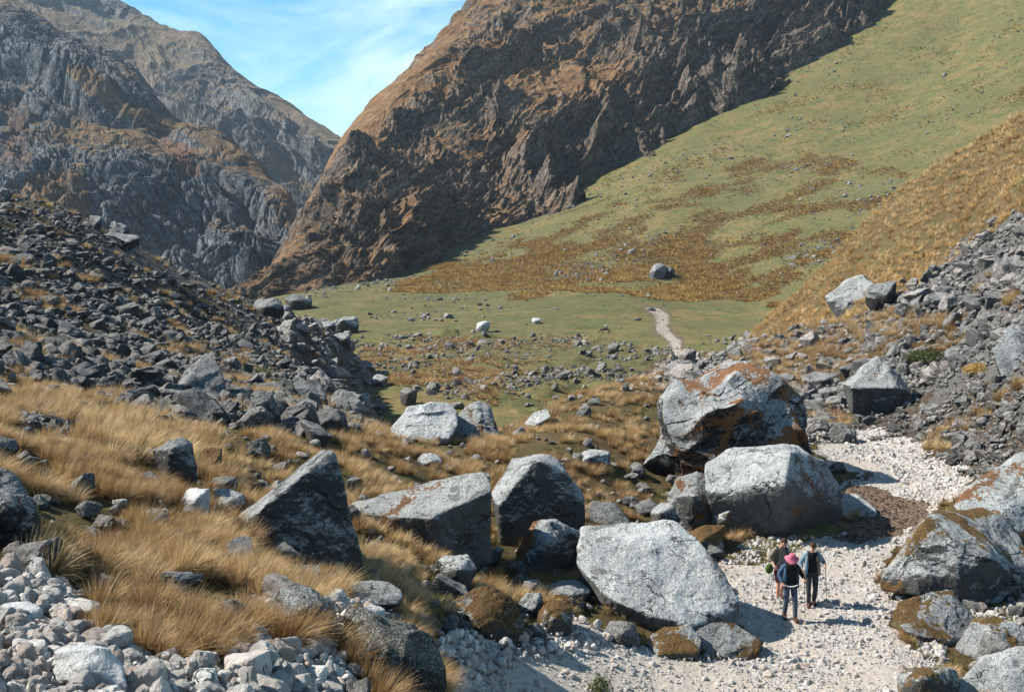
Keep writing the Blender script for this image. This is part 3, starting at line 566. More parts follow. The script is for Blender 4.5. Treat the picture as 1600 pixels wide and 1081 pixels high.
MR = {
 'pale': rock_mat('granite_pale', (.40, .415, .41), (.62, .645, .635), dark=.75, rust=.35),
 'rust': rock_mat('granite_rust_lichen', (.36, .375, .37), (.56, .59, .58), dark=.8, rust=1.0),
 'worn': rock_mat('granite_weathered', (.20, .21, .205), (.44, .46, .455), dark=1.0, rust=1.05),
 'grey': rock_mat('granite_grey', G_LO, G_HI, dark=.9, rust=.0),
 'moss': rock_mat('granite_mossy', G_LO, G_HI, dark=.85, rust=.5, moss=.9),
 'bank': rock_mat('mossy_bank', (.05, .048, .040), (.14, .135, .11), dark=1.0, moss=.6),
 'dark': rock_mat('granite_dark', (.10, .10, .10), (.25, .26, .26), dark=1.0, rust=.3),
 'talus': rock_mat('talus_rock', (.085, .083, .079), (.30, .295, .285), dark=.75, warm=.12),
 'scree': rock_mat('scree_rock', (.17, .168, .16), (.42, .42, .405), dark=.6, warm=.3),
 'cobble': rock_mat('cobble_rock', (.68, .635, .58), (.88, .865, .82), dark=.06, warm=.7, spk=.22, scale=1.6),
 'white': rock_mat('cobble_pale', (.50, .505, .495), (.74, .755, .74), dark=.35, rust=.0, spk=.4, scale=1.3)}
MS = {'mud': rock_mat('mud_clods', (.08, .055, .04), (.19, .135, .10), dark=.2, spk=.2, attrib=True), 'talus': rock_mat('talus_rubble', (.062, .058, .053), (.25, .245, .235), dark=.7, warm=.12, attrib=True),
      'scree': rock_mat('scree_rubble', (.14, .135, .125), (.42, .415, .395), dark=.6, warm=.4, attrib=True),
      'cobble': rock_mat('pale_rubble', (.68, .635, .58), (.88, .865, .82), dark=.05, warm=.7, spk=.18, attrib=True),
      'gravel': rock_mat('trail_gravel', (.50, .48, .45), (.74, .73, .70), dark=.0, warm=.5, spk=.15, attrib=True),
      'field': rock_mat('field_stones', (.12, .11, .095), (.32, .30, .27), dark=.5, attrib=True)}
def grass_mat(name, cols, green=.0, trans=.25):
    m, t = new_mat(name); s = t.add('ShaderNodeSeparateColor', inp={0: t.add('ShaderNodeAttribute', attribute_name='rnd').outputs['Color']}).outputs
    oi = t.add('ShaderNodeObjectInfo').outputs['Random']
    r = t.math('FRACT', t.math('ADD', s[0], t.math('MULTIPLY', oi, .37)))
    col = t.mix(t.ramp(r, 0, .55), cols[0], cols[1]); col = t.mix(t.ramp(r, .6, 1), col, cols[2])
    col = t.mix(t.ramp(s[1], .6, 0, 0, .85), col, cols[3])       # blade bases a bit greener, with shade painted in as darkening
    tone = t.noise(t.add('ShaderNodeNewGeometry').outputs['Position'], .25, 3, .6); col = t.mix(t.ramp(tone, .35, .65), col, t.mix(1.0, col, (.62, .55, .48), 'MULTIPLY'))
    finish(t, col, .7, trans=trans); return m
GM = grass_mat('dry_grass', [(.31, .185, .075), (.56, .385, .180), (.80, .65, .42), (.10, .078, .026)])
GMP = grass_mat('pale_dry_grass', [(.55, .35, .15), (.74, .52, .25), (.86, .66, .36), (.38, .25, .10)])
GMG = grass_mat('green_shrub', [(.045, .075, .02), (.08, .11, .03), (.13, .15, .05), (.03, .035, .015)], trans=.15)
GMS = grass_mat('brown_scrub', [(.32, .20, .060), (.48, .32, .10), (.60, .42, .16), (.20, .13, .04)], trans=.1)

# ------------------------------------------------------------------ rocks
_ico = {}
def ico(l):
    if l not in _ico:
        bm = bmesh.new(); bmesh.ops.create_icosphere(bm, subdivisions=l, radius=1)
        _ico[l] = (np.array([v_.co[:] for v_ in bm.verts]), np.array([[q.index for q in f_.verts] for f_ in bm.faces])); bm.free()
    V, Fc = _ico[l]; return V.copy(), Fc
def planes_shape(nrm, h, level, k=22):
    D, Fc = ico(level); q = np.maximum(D @ nrm.T / h[None], 0); r = (q ** k).sum(1) ** (-1 / k)
    return D * r[:, None], Fc
def rand_rock(seed, level, nplanes=13, k=26, rough=.05, flat=.75):
    r = np.random.default_rng(seed); n = r.normal(size=(nplanes, 3)); n /= np.linalg.norm(n, axis=1)[:, None]
    ax = np.array([[1, 0, 0], [-1, 0, 0], [0, 1, 0], [0, -1, 0], [0, 0, 1], [0, 0, -1]], float) + r.normal(size=(6, 3)) * .2
    n = np.r_[n, ax / np.linalg.norm(ax, axis=1)[:, None]]; h = r.uniform(.55, 1.0, len(n)) 
    V, Fc = planes_shape(n, h, level, k); V *= np.array([1, r.uniform(.65, .95), r.uniform(.5, flat)])
    if rough:
        d = rough * (fbm3(V + seed, .7, 3, seed) + .9 * facet3(V + seed, .5, seed, 1.0)); V += V / (np.linalg.norm(V, axis=1)[:, None] + 1e-6) * d[:, None]
    V /= np.abs(V).max(); return V, Fc
def hull_rock(pts, level, k=24, seed=1, rough=.035, chip=.05):
    pts = np.array(pts); lo, hi = pts.min(0), pts.max(0); c = (pts.mean(0) + (lo + hi) / 2) / 2; s = (hi - lo) / 2
    q = (pts - c) / s; bm = bmesh.new()
    for p_ in q: bm.verts.new(p_)
    bmesh.ops.convex_hull(bm, input=bm.verts); bm.normal_update(); ns, hs = [], []
    for f_ in bm.faces:
        n_ = np.array(f_.normal); hh = float(n_ @ np.array(f_.calc_center_median()))
        if hh < 0: n_, hh = -n_, -hh
        if f_.calc_area() < 1e-5 or hh < .03: continue
        if any((n_ @ a_) > .97 and abs(hh - b_) < .06 for a_, b_ in zip(ns, hs)): continue
        ns.append(n_); hs.append(hh)
    bm.free(); V, Fc = planes_shape(np.array(ns), np.array(hs) * 1.03, level, k); V = V * s + c
    sz = float(np.linalg.norm(s)); d0 = V - c; nn_ = d0 / (np.linalg.norm(d0, axis=1)[:, None] + 1e-9)
    W3 = V + seed * 31.7
    q3 = W3 + .25 * sz * np.c_[fbm3(W3, .8 * sz, 2, seed + 5), fbm3(W3, .8 * sz, 2, seed + 6), fbm3(W3, .8 * sz, 2, seed + 7)]
    d = rough * sz * fbm3(W3, .8 * sz, 3, seed) + chip * sz * ridged3(q3, 1.1 * sz, 3, seed + 3) - chip * sz * .8 + .12 * chip * sz * facet3(q3, .25 * sz, seed + 4, 1.2) + .009 * sz * fbm3(W3, .13 * sz, 3, seed + 6) + .012 * fbm3(W3, .16, 3, seed + 8) * min(1, sz)
    return V + nn_ * d[:, None], Fc
def boulder(label, verts, mat='grey', level=6, thick=None, group=None, cat='boulder', k=24, chip=.05, base=None, seed=None, Yadd=0, name='boulder'):
    seed = seed or (len(bpy.data.objects) * 7 + 3) % 997
    if len(verts) == 4 and not hasattr(verts[0], '__len__'):         # a photo box: irregular blocky outline
        u0, v0, u1, v1 = verts; r = random.Random(seed); n_ = 9; vs = []
        for i in range(n_):
            a_ = 2 * math.pi * i / n_ + r.uniform(-.25, .25); cu, cv_ = math.cos(a_), math.sin(a_); m_ = max(abs(cu), abs(cv_)); q_ = (1 / m_) * r.uniform(.80, 1.0) if r.random() < .5 else 1.05 * r.uniform(.9, 1)
            vs.append(((u0 + u1) / 2 + cu * q_ * (u1 - u0) / 2, (v0 + v1) / 2 + cv_ * q_ * (v1 - v0) / 2, .25 - .3 * cv_))
        vs.append(((u0 + u1) / 2 + r.uniform(-.2, .2) * (u1 - u0), (v0 + v1) / 2 + r.uniform(-.25, .1) * (v1 - v0), -.25)); boxy = True; verts = vs
    else: boxy = False
    b = base or max(verts, key=lambda t_: t_[1])
    us = [t_[0] for t_ in verts]; vs_ = [t_[1] for t_ in verts]; cu = sum(us) / len(us); cv_ = sum(vs_) / len(vs_)
    Y0 = hit(b[0], b[1]) + Yadd; wid = (max(us) - min(us)) / F * Y0
    if thick is None: thick = .6 * wid
    sc2 = wid if boxy else 1
    pts = [P(u, v, Y0 + d * sc2) for u, v, d in verts] + [P(u + (cu - u) * .3, v + (cv_ - v) * .35, Y0 + d * sc2 + thick) for u, v, d in verts]
    pts = np.array([[float(c_) for c_ in p_] for p_ in pts]); lo, hi = pts[:, 2].min(), pts[:, 2].max()
    bot = pts[pts[:, 2] < lo + .4 * (hi - lo)].copy(); bot[:, 2] -= .22 * (hi - lo) + .05; pts = np.r_[pts, bot]
    V, Fc = hull_rock(pts, level, k, seed, chip=chip); o_ = np.array([V[:, 0].mean(), V[:, 1].mean(), lo])
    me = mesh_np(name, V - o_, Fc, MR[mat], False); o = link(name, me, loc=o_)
    return tag(o, label, cat, group)
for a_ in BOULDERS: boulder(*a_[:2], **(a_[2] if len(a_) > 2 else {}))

# ------------------------------------------------------------------ scattered stones and tussocks
G2 = lambda arr: arr.reshape(NR, NA)
runmin = np.minimum.accumulate(G2(V_), axis=0); visible = (G2(V_) <= runmin + .3).ravel() & (U_ > -30) & (U_ < 1630) & (V_ > -20) & (V_ < 1110)
hero_fp = [(o.location.x, o.location.y, max(o.dimensions.x, o.dimensions.y) * .42) for o in C.objects if o.name.startswith('boulder')]
hero_fp = np.array(hero_fp) if hero_fp else np.zeros((0, 3))
def free(x, y, pad=1.0):
    m = np.ones(len(x), bool)
    for hx, hy, hr in hero_fp: m &= (x - hx) ** 2 + (y - hy) ** 2 > (hr * pad) ** 2
    return m
def sample(mask, n, seed, pad=1.0, weight=None):
    r = np.random.default_rng(seed); idx = np.nonzero(mask)[0]
    pr = None
    if weight is not None: pr = weight[idx]; pr = pr / pr.sum()
    i = r.choice(idx, n, p=pr); da = (aa[1] - aa[0]); dl = .0034
    x = X_[i] + r.uniform(-.5, .5, n) * da * Yf[i]; y = Yf[i] * (1 + r.uniform(-.5, .5, n) * dl)
    m = free(x, y, pad); return x[m], y[m], Z_[i][m], visible[i][m], r
def rotmats(r, n, tilt):
    a = r.uniform(0, 2 * np.pi, n); b = r.normal(0, tilt, n); c = r.normal(0, tilt, n)
    ca, sa, cb, sb, cc, sc3 = np.cos(a), np.sin(a), np.cos(b), np.sin(b), np.cos(c), np.sin(c); z0 = a * 0; o1 = z0 + 1
    Rz = np.array([[ca, -sa, z0], [sa, ca, z0], [z0, z0, o1]]).transpose(2, 0, 1); Rx = np.array([[o1, z0, z0], [z0, cb, -sb], [z0, sb, cb]]).transpose(2, 0, 1); Ry = np.array([[cc, z0, sc3], [z0, o1, z0], [-sc3, z0, cc]]).transpose(2, 0, 1)
    return Rx @ Ry @ Rz, (a, b, c)
VAR3 = [rand_rock(100 + i, 4, 11, 30, .05) for i in range(14)]
VAR2 = [rand_rock(100 + i, 2, 11, 40, .02) for i in range(14)]
VAR1 = [rand_rock(200 + i, 1, 9, 40, .0) for i in range(10)]
ROUND3 = [rand_rock(400 + i, 4, 16, 9, .05, .9) for i in range(10)]
ROUND2 = [rand_rock(400 + i, 3, 16, 9, .03, .9) for i in range(10)]
_shared = {}
def shared(kind, i, vs, mat):
    if (kind, i) not in _shared: _shared[(kind, i)] = mesh_np(kind, vs[i][0], vs[i][1], mat, False)
    return _shared[(kind, i)]
def scatter_rocks(mask, n, med, sig, mx, seed, kind, mname, label, group, stuffname, top=300, minpx=2.2, variants=(None, None), sink=.25, tilt=.5, cat='rock', lowpx=7, weight=None, pad=1.0, name=None, jitterz=0, szf=None):
    hi_v, lo_v = variants; x, y, z, vis, r = sample(mask, n, seed, pad, weight); n = len(x)
    s = np.minimum(med * np.exp(r.normal(0, sig, n)), mx) * .5; s = np.maximum(s, y / F * minpx * .5)
    s = s * (szf(x, y, z) if szf else 1); px = 2 * s / y * F; Rm, eul = rotmats(r, n, tilt); var = r.integers(0, len(hi_v), n); asp = r.uniform(.75, 1.2, (n, 3))
    zz = z + s * (.45 - sink) * .8 + r.uniform(0, 1, n) * jitterz
    order = np.argsort(-np.where(vis, px, 0)); ind = order[:top] if top else []; isind = np.zeros(n, bool); isind[ind] = True
    for i in ind:
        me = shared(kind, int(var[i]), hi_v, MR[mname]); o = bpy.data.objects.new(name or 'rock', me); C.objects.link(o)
        o.location = (x[i], y[i], zz[i]); M = Rm[i] @ np.diag(s[i] * asp[i]); o.matrix_world = Matrix([[*M[0], x[i]], [*M[1], y[i]], [*M[2], zz[i]], [0, 0, 0, 1]])
        tag(o, label, cat, group)
    VV, FF, AA, k = [], [], [], 0; rs = r.random(n)
    for big in (True, False):
        vs = lo_v if big else VAR1
        for j in range(len(vs)):
            sel = np.nonzero(~isind & ((px > lowpx) == big) & (var % len(vs) == j))[0]
            if len(sel) == 0: continue
            bv, bf = vs[j]; M = Rm[sel] * (s[sel][:, None] * asp[sel])[:, None, :]
            v3 = np.einsum('nij,vj->nvi', M, bv) + np.c_[x[sel], y[sel], zz[sel]][:, None]
            VV.append(v3.reshape(-1, 3)); FF.append((bf[None] + (np.arange(len(sel)) * len(bv))[:, None, None] + k).reshape(-1, 3)); AA.append(np.repeat(rs[sel], len(bv))); k += len(sel) * len(bv)
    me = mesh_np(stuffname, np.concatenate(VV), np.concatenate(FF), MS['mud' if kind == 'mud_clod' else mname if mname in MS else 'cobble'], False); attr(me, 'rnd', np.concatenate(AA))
    tag(link(stuffname, me), kind='stuff')
lowtal = tal & ~in_poly(TALUS_L, ju, jv)
scatter_rocks(tal & ~lowtal, 60000, .21, .72, 1.5, 11, 'talus_rock', 'talus', 'dark grey angular rock among the loose rocks of the left talus slope', 'loose rocks on the left talus slope', 'talus_rubble', 300, variants=(VAR3, VAR2), minpx=3.0, sink=.1, jitterz=.12, cat='talus rock', name='talus_rock', weight=np.where(fbm2(X_, Yf, 7, 3, 66) > .22, .22, 1) * np.where(in_poly([(130, 340), (230, 370), (500, 490), (470, 520), (330, 465), (200, 415)], ju, jv), .25, 1))
scatter_rocks(lowtal, 3500, .22, .45, .6, 12, 'talus_rock', 'talus', None, None, 'fine_rubble', 0, variants=(VAR3, VAR2), sink=.1)
wgt = np.where(in_poly([(1180, 530), (1330, 500), (1440, 480), (1520, 530), (1420, 570), (1250, 605), (1120, 585)], ju, jv), .30, 1.0) * np.where(fbm2(X_, Yf, 6, 3, 67) > .2, .3, 1) * np.where(in_poly([(1330, 640), (1600, 560), (1700, 800), (1500, 770), (1330, 700)], ju, jv), .8, 1.0)
scatter_rocks(scr, 38000, .19, .80, 1.8, 13, 'scree_rock', 'scree', 'grey angular rock among the loose rocks of the right scree slope', 'loose rocks on the right scree slope', 'scree_rubble', 300, variants=(VAR3, VAR2), minpx=2.6, weight=wgt, sink=.1, jitterz=.1, cat='scree rock', name='scree_rock', szf=lambda x, y, z: np.where(in_poly([(1300, 650), (1420, 610), (1600, 560), (1750, 560), (1700, 800), (1500, 770), (1330, 700)], *proj(x, y, z)), .48, 1))
scatter_rocks(rub & ~grn, 12000, .11, .52, .42, 14, 'cobble', 'cobble', 'pale whitish or pinkish cobble in the rubble along the bottom left', 'pale cobbles in the bottom left rubble', 'pale_rubble', 300, variants=(ROUND3, ROUND2), minpx=4, sink=.05, tilt=.9, cat='cobble', name='cobble', jitterz=.10)
scatter_rocks((trail & ~mud & ~grn), 46000, .038, .65, .28, 15, 'trail_stone', 'gravel', None, None, 'trail_gravel', 0, variants=(VAR3, VAR2), minpx=1.4, sink=.2, tilt=.7, weight=np.clip(.24 + np.clip(.45 + 1.3 * fbm2(X_, Yf, 2.4, 3, 68), 0, 1), 0, 1))
scatter_rocks(white | (grn & (Yf < 60)), 7000, .09, .5, .3, 16, 'trail_stone', 'gravel', None, None, 'path_edge_gravel', 0, variants=(VAR3, VAR2), minpx=2, sink=.2, tilt=.7)
scatter_rocks(hum & visible, 2300, .45, .65, 2.4, 17, 'field_stone', 'field', None, None, 'valley_stones', 0, variants=(VAR3, VAR2), minpx=1.6, sink=.25, weight=.06 + np.clip(fbm2(X_, Yf, 16, 3, 73) + .1, 0, 1))
fan = vv_ & ~hum & visible & (V_ < 640)
fw = np.clip(.02 + np.clip(fbm2(X_, Yf, 45, 3, 88), 0, 1) ** 1.5, 0, 1) * np.where(V_ > 455, .22, 1)
scatter_rocks(fan, 3800, .70, .50, 2.6, 18, 'field_stone', 'field', None, None, 'fan_stones', 0, variants=(VAR3, VAR2), minpx=1.5, weight=fw)
scatter_rocks(vv_ & ~hum & visible & (V_ < 470), 9000, .30, .50, 1.2, 28, 'field_stone', 'field', None, None, 'tiny_fan_stones', 0, variants=(VAR3, VAR2), minpx=1.25, weight=.15 + np.clip(fbm2(X_, Yf, 28, 3, 89), 0, 1))
extra = in_poly([(540, 855), (900, 870), (1110, 860), (1195, 1000), (900, 960), (850, 1000), (690, 985)], ju, jv) | in_poly([(1380, 900), (1620, 900), (1620, 1090), (1430, 1081)], ju, jv) | in_poly([(985, 690), (1110, 720), (1130, 840), (1000, 830), (960, 740)], ju, jv) | in_poly([(1040, 560), (1110, 570), (1030, 650), (960, 650)], ju, jv)
scatter_rocks(nn & extra & ~trail, 520, .24, .6, .9, 29, 'grass_rock', 'scree', 'loose grey rock lying in the grass between the big boulders', 'loose rocks between the big boulders', 'gap_stones', 60, variants=(VAR3, VAR2), minpx=5, sink=.1, cat='rock', name='rock', pad=.8)
scatter_rocks(mud, 1500, .06, .5, .16, 30, 'mud_clod', 'gravel', None, None, 'mud_clods', 0, variants=(ROUND3, ROUND2), minpx=1.5, sink=.3)
dry = nn & ~tal & ~scr & ~trail & ~rub & ~grn & ~white
scatter_rocks(dry & visible & (Yf < 90) & (V_ > 560), 950, .24, .60, .8, 19, 'grass_rock', 'scree', 'single grey rock showing among the golden tussocks of the near slope', 'single rocks among the near tussocks', 'grass_slope_stones', 120, variants=(VAR3, VAR2), minpx=4, sink=-.15, cat='rock', name='rock')

def tuft(seed, nb, segs, L=1.0, wd=.010, spread=.17, cone=1.05, lean=.10, droop=.55):
    r = np.random.default_rng(seed); ph = r.uniform(0, 2 * np.pi, nb); rad = spread * np.sqrt(r.random(nb)); base = np.c_[rad * np.cos(ph), rad * np.sin(ph), -.06 + 0 * ph]
    th = cone * (rad / spread) * r.uniform(.35, 1.1, nb); ph2 = ph + r.normal(0, .5, nb)
    d = np.c_[np.sin(th) * np.cos(ph2) + lean, np.sin(th) * np.sin(ph2), np.cos(th)]; ln = L * r.uniform(.5, 1.1, nb); side = np.c_[-np.sin(ph2 + .9), np.cos(ph2 + .9), 0 * ph]
    V, k = [], segs + 1
    for j in range(k):
        t_ = j / segs; p_ = base + d * (ln * t_)[:, None]; p_[:, 2] -= droop * (t_ ** 2) * ln * np.sin(th + .25) * .9; p_[:, 0] += lean * .6 * t_ ** 2 * ln
        ww = wd * (1 - .85 * t_) * .5; V += [p_ - side * ww, p_ + side * ww]
    V = np.stack(V, 1); n0 = 2 * k; fc = np.array([[2 * j, 2 * j + 1, 2 * j + 3, 2 * j + 2] for j in range(segs)])
    Fc = (fc[None] + (np.arange(nb) * n0)[:, None, None]).reshape(-1, 4)
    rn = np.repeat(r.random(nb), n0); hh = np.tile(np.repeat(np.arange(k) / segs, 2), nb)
    return V.reshape(-1, 3), Fc, np.c_[rn, hh, 0 * rn]
T_near = [tuft(500 + i, 520, 3, wd=.014, lean=.04 + .06 * (i % 3)) for i in range(6)]
T_mid = [tuft(520 + i, 210, 2, wd=.021) for i in range(6)]
T_far = [tuft(540 + i, 46, 2, wd=.060, cone=1.1) for i in range(6)]
def tuft_objs(sel, x, y, z, s, r, vs, mat, label, group, name):
    mes = []
    for i, (v3, f3, a3) in enumerate(vs):
        me = mesh_np(name, v3, f3, mat, False); attr(me, 'rnd', a3); mes.append(me)
    for i in sel:
        o = bpy.data.objects.new(name, mes[int(r.integers(0, len(mes)))]); C.objects.link(o); o.location = (x[i], y[i], z[i]); o.rotation_euler = (0, 0, r.uniform(-.9, .9)); q = s[i]; o.scale = (q, q, q * r.uniform(.85, 1.15)); tag(o, label, 'grass tussock', group)
def tuft_stuff(sel, x, y, z, s, r, vs, mat, name):
    VV, FF, AA, k = [], [], [], 0; var = r.integers(0, len(vs), len(x))
    for j, (bv, bf, ba) in enumerate(vs):
        q = sel[var[sel] == j]
        if len(q) == 0: continue
        a = r.uniform(-1.2, 1.2, len(q)); ca, sa = np.cos(a), np.sin(a); sq = s[q]; rr = r.random(len(q))
        X = (bv[None, :, 0] * ca[:, None] - bv[None, :, 1] * sa[:, None]) * sq[:, None] + x[q][:, None]; Yv = (bv[None, :, 0] * sa[:, None] + bv[None, :, 1] * ca[:, None]) * sq[:, None] + y[q][:, None]; Zv = bv[None, :, 2] * sq[:, None] + z[q][:, None]
        VV.append(np.stack([X, Yv, Zv], -1).reshape(-1, 3)); FF.append((bf[None] + (np.arange(len(q)) * len(bv))[:, None, None] + k).reshape(-1, 4))
        A3 = np.tile(ba, (len(q), 1)); A3[:, 0] = (A3[:, 0] * .6 + np.repeat(rr, len(bv)) * .4) % 1; AA.append(A3); k += len(q) * len(bv)
    me = mesh_np(name, np.concatenate(VV), np.concatenate(FF), mat, False); attr(me, 'rnd', np.concatenate(AA)); return tag(link(name, me), kind='stuff')
gx = dry & ~((Yf > 95) & (X_ > 15)) & (V_ > 470) & (Yf < 150)
cl = np.clip(.015 + np.clip(.18 + 2.0 * fbm2(X_, Yf, 2.2, 3, 61), 0, 1), 0, 1) * np.where((U_ > 1000) & (V_ > 640), .35, 1)
x, y, z, vis, r = sample(gx & (Yf < 24), 1500, 31, .85, cl); s = r.uniform(.38, .74, len(x))
x2, y2, z2, vis2, _ = sample(gx & (Yf >= 24), 5000, 32, .95, cl); s2 = r.uniform(.32, .66, len(x2))
x, y, z, vis, s = [np.r_[a, b] for a, b in ((x, x2), (y, y2), (z, z2), (vis, vis2), (s, s2))]
order = np.argsort(-np.where(vis, s / y, 0)); ind = order[:300]; rest = order[300:]
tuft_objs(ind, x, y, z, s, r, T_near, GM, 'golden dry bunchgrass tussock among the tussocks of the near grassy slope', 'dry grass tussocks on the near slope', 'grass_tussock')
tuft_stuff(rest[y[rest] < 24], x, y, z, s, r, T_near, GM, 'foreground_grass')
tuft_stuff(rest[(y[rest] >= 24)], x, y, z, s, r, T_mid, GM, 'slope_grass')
# tussocks between the rocks of both slopes
x, y, z, vis, r = sample((tal | scr) & (fbm2(X_, Yf, 9, 3, 62) > .12), 2600, 33, 1.0, np.clip(70 / Yf, .1, 1)); s = r.uniform(.5, 1.0, len(x)); tuft_stuff(np.arange(len(x)), x, y, z, s, r, T_mid, GM, 'grass_between_rocks')
x, y, z, vis, r = sample(scr & in_poly([(1180, 530), (1330, 500), (1440, 480), (1520, 530), (1420, 570), (1250, 605), (1120, 585)], ju, jv), 900, 43, 1.0); s = r.uniform(.45, .9, len(x)); tuft_stuff(np.arange(len(x)), x, y, z, s, r, T_mid, GM, 'golden_grass_between_rocks')
x, y, z, vis, r = sample(dry & (X_ > 15) & (Yf > 70), 6000, 34); s = r.uniform(.5, 1.0, len(x)) ; tuft_stuff(np.arange(len(x)), x, y, z, s, r, T_far, GMP, 'pale_grass')
hcl = np.clip(fbm2(X_, Yf, 14, 3, 63) + .3, 0, 1)
x, y, z, vis, r = sample(hum & visible & (U_ < 900), 2600, 35, 1, hcl * np.where(U_ < 780, 1, .3)); s = r.uniform(.5, 1.0, len(x)); tuft_stuff(np.arange(len(x)), x, y, z, s, r, T_far, GM, 'valley_grass')
toe = visible & in_poly([(440, 480), (500, 500), (560, 500), (572, 560), (600, 650), (545, 655), (500, 600), (470, 560), (430, 510)], ju, jv)
scatter_rocks(toe, 260, 1.5, .45, 3.6, 45, 'toe_block', 'scree', 'light grey block in the boulder band where the left talus meets the meadow', 'light grey blocks at the talus toe', 'toe_rubble', 110, variants=(VAR3, VAR2), minpx=8, sink=.2, cat='talus block', name='talus_block')
shortg = (grn & (Yf < 70)) | (nn & extra & ~trail) | (dry & (Yf < 60) & (fbm2(X_, Yf, 4, 3, 69) > -.05))
GMO = grass_mat('short_olive_grass', [(.13, .13, .045), (.22, .19, .07), (.34, .27, .11), (.07, .07, .03)])
x, y, z, vis, r = sample(shortg, 9000, 44, .9); s = r.uniform(.10, .26, len(x)); tuft_stuff(np.arange(len(x)), x, y, z, s, r, [tuft(580 + i, 40, 1, wd=.07, spread=.45, cone=1.0, lean=.05, droop=.2) for i in range(6)], GMO, 'short_grass')
T_scrub = [tuft(560 + i, 18, 1, wd=.15, cone=1.35, lean=.05, spread=.42, droop=.3) for i in range(8)]
def scrub(mask, n, seed, wt, name, mat, smin, smax):
    x, y, z, vis, r = sample(mask, n, seed, 1, wt); s = r.uniform(smin, smax, len(x)); tuft_stuff(np.arange(len(x)), x, y, z, s, r, T_scrub, mat, name)
rcl = rc0
scrub(rust & visible, 20000, 36, rcl, 'hillside_scrub', GMS, .55, 1.25)
scl = np.clip(fbm2(X_, Yf, 30, 4, 65) - .15, 0, 1) + .01
scrub(vv_ & ~rust & ~hum & visible & (V_ < 440) & (U_ > 800), 3500, 37, scl, 'high_scrub', GMS, .6, 1.3)

# ------------------------------------------------------------------ people, poles, horse
def flat_mat(name, col, rough=.8, var=.25, scale=30):
    m, t = new_mat(name); v = t.add('ShaderNodeTexCoord').outputs['Object']; n_ = t.noise(v, scale, 4, .6)
    c_ = t.mix(t.ramp(n_, .3, .7), tuple(x * (1 - var) for x in col), tuple(min(1, x * (1 + var)) for x in col)); finish(t, c_, rough, n_, .01, .5); return m
SKIN = flat_mat('skin', (.50, .27, .19), .5, .08); BLACK = flat_mat('black_cloth', (.012, .012, .014)); NAVY = flat_mat('navy_cloth', (.045, .085, .15)); JEANS = flat_mat('grey_jeans', (.065, .085, .115))
PINK = flat_mat('pink_cloth', (.50, .13, .19), .9, .4, 14); HAIRM = flat_mat('brown_hair', (.05, .022, .012), .6, .3, 120); BOOT = flat_mat('brown_boot', (.075, .035, .025)); BLUEG = flat_mat('blue_grey_cloth', (.16, .24, .30)); TAN = flat_mat('tan_cloth', (.20, .165, .13))
DGREY = flat_mat('dark_grey_cloth', (.035, .042, .045)); RED = flat_mat('red_cloth', (.22, .075, .08)); GREENB = flat_mat('green_bag', (.06, .10, .02)); WHITE = flat_mat('white_strap', (.70, .70, .66)); METAL = flat_mat('pole_metal', (.16, .12, .11), .4); GLASS = flat_mat('dark_glass', (.008, .008, .008), .15); LIP = flat_mat('lips', (.35, .12, .10), .5)
def skinned(name, verts, edges, radii, mat, parent=None, root=0, sub=2):
    me = bpy.data.meshes.new(name); me.from_pydata([tuple(v_) for v_ in verts], edges, []); me.materials.append(mat); o = link(name, me, parent)
    md = o.modifiers.new('skin', 'SKIN'); md.use_smooth_shade = True; md.branch_smoothing = .4
    for i, r_ in enumerate(radii):
        sv_ = me.skin_vertices[0].data[i]; sv_.radius = (r_, r_) if not hasattr(r_, '__len__') else r_; sv_.use_root = (i == root)
    o.modifiers.new('sub', 'SUBSURF').levels = sub; o.modifiers['sub'].render_levels = sub; return o
def blobm(name, c, r, mat, parent, lvl=3, cut=None):
    V, Fc = ico(lvl); V = V * np.array(r)
    if cut is not None: V = V[:]; V[:, 2] = np.maximum(V[:, 2], cut)
    return link(name, mesh_np(name, V + np.array(c), Fc, mat, True), parent)
def arm_pts(sh, el, wr): return [sh, tuple(np.array(sh) * .5 + np.array(el) * .5), el, tuple(np.array(el) * .5 + np.array(wr) * .5), wr]
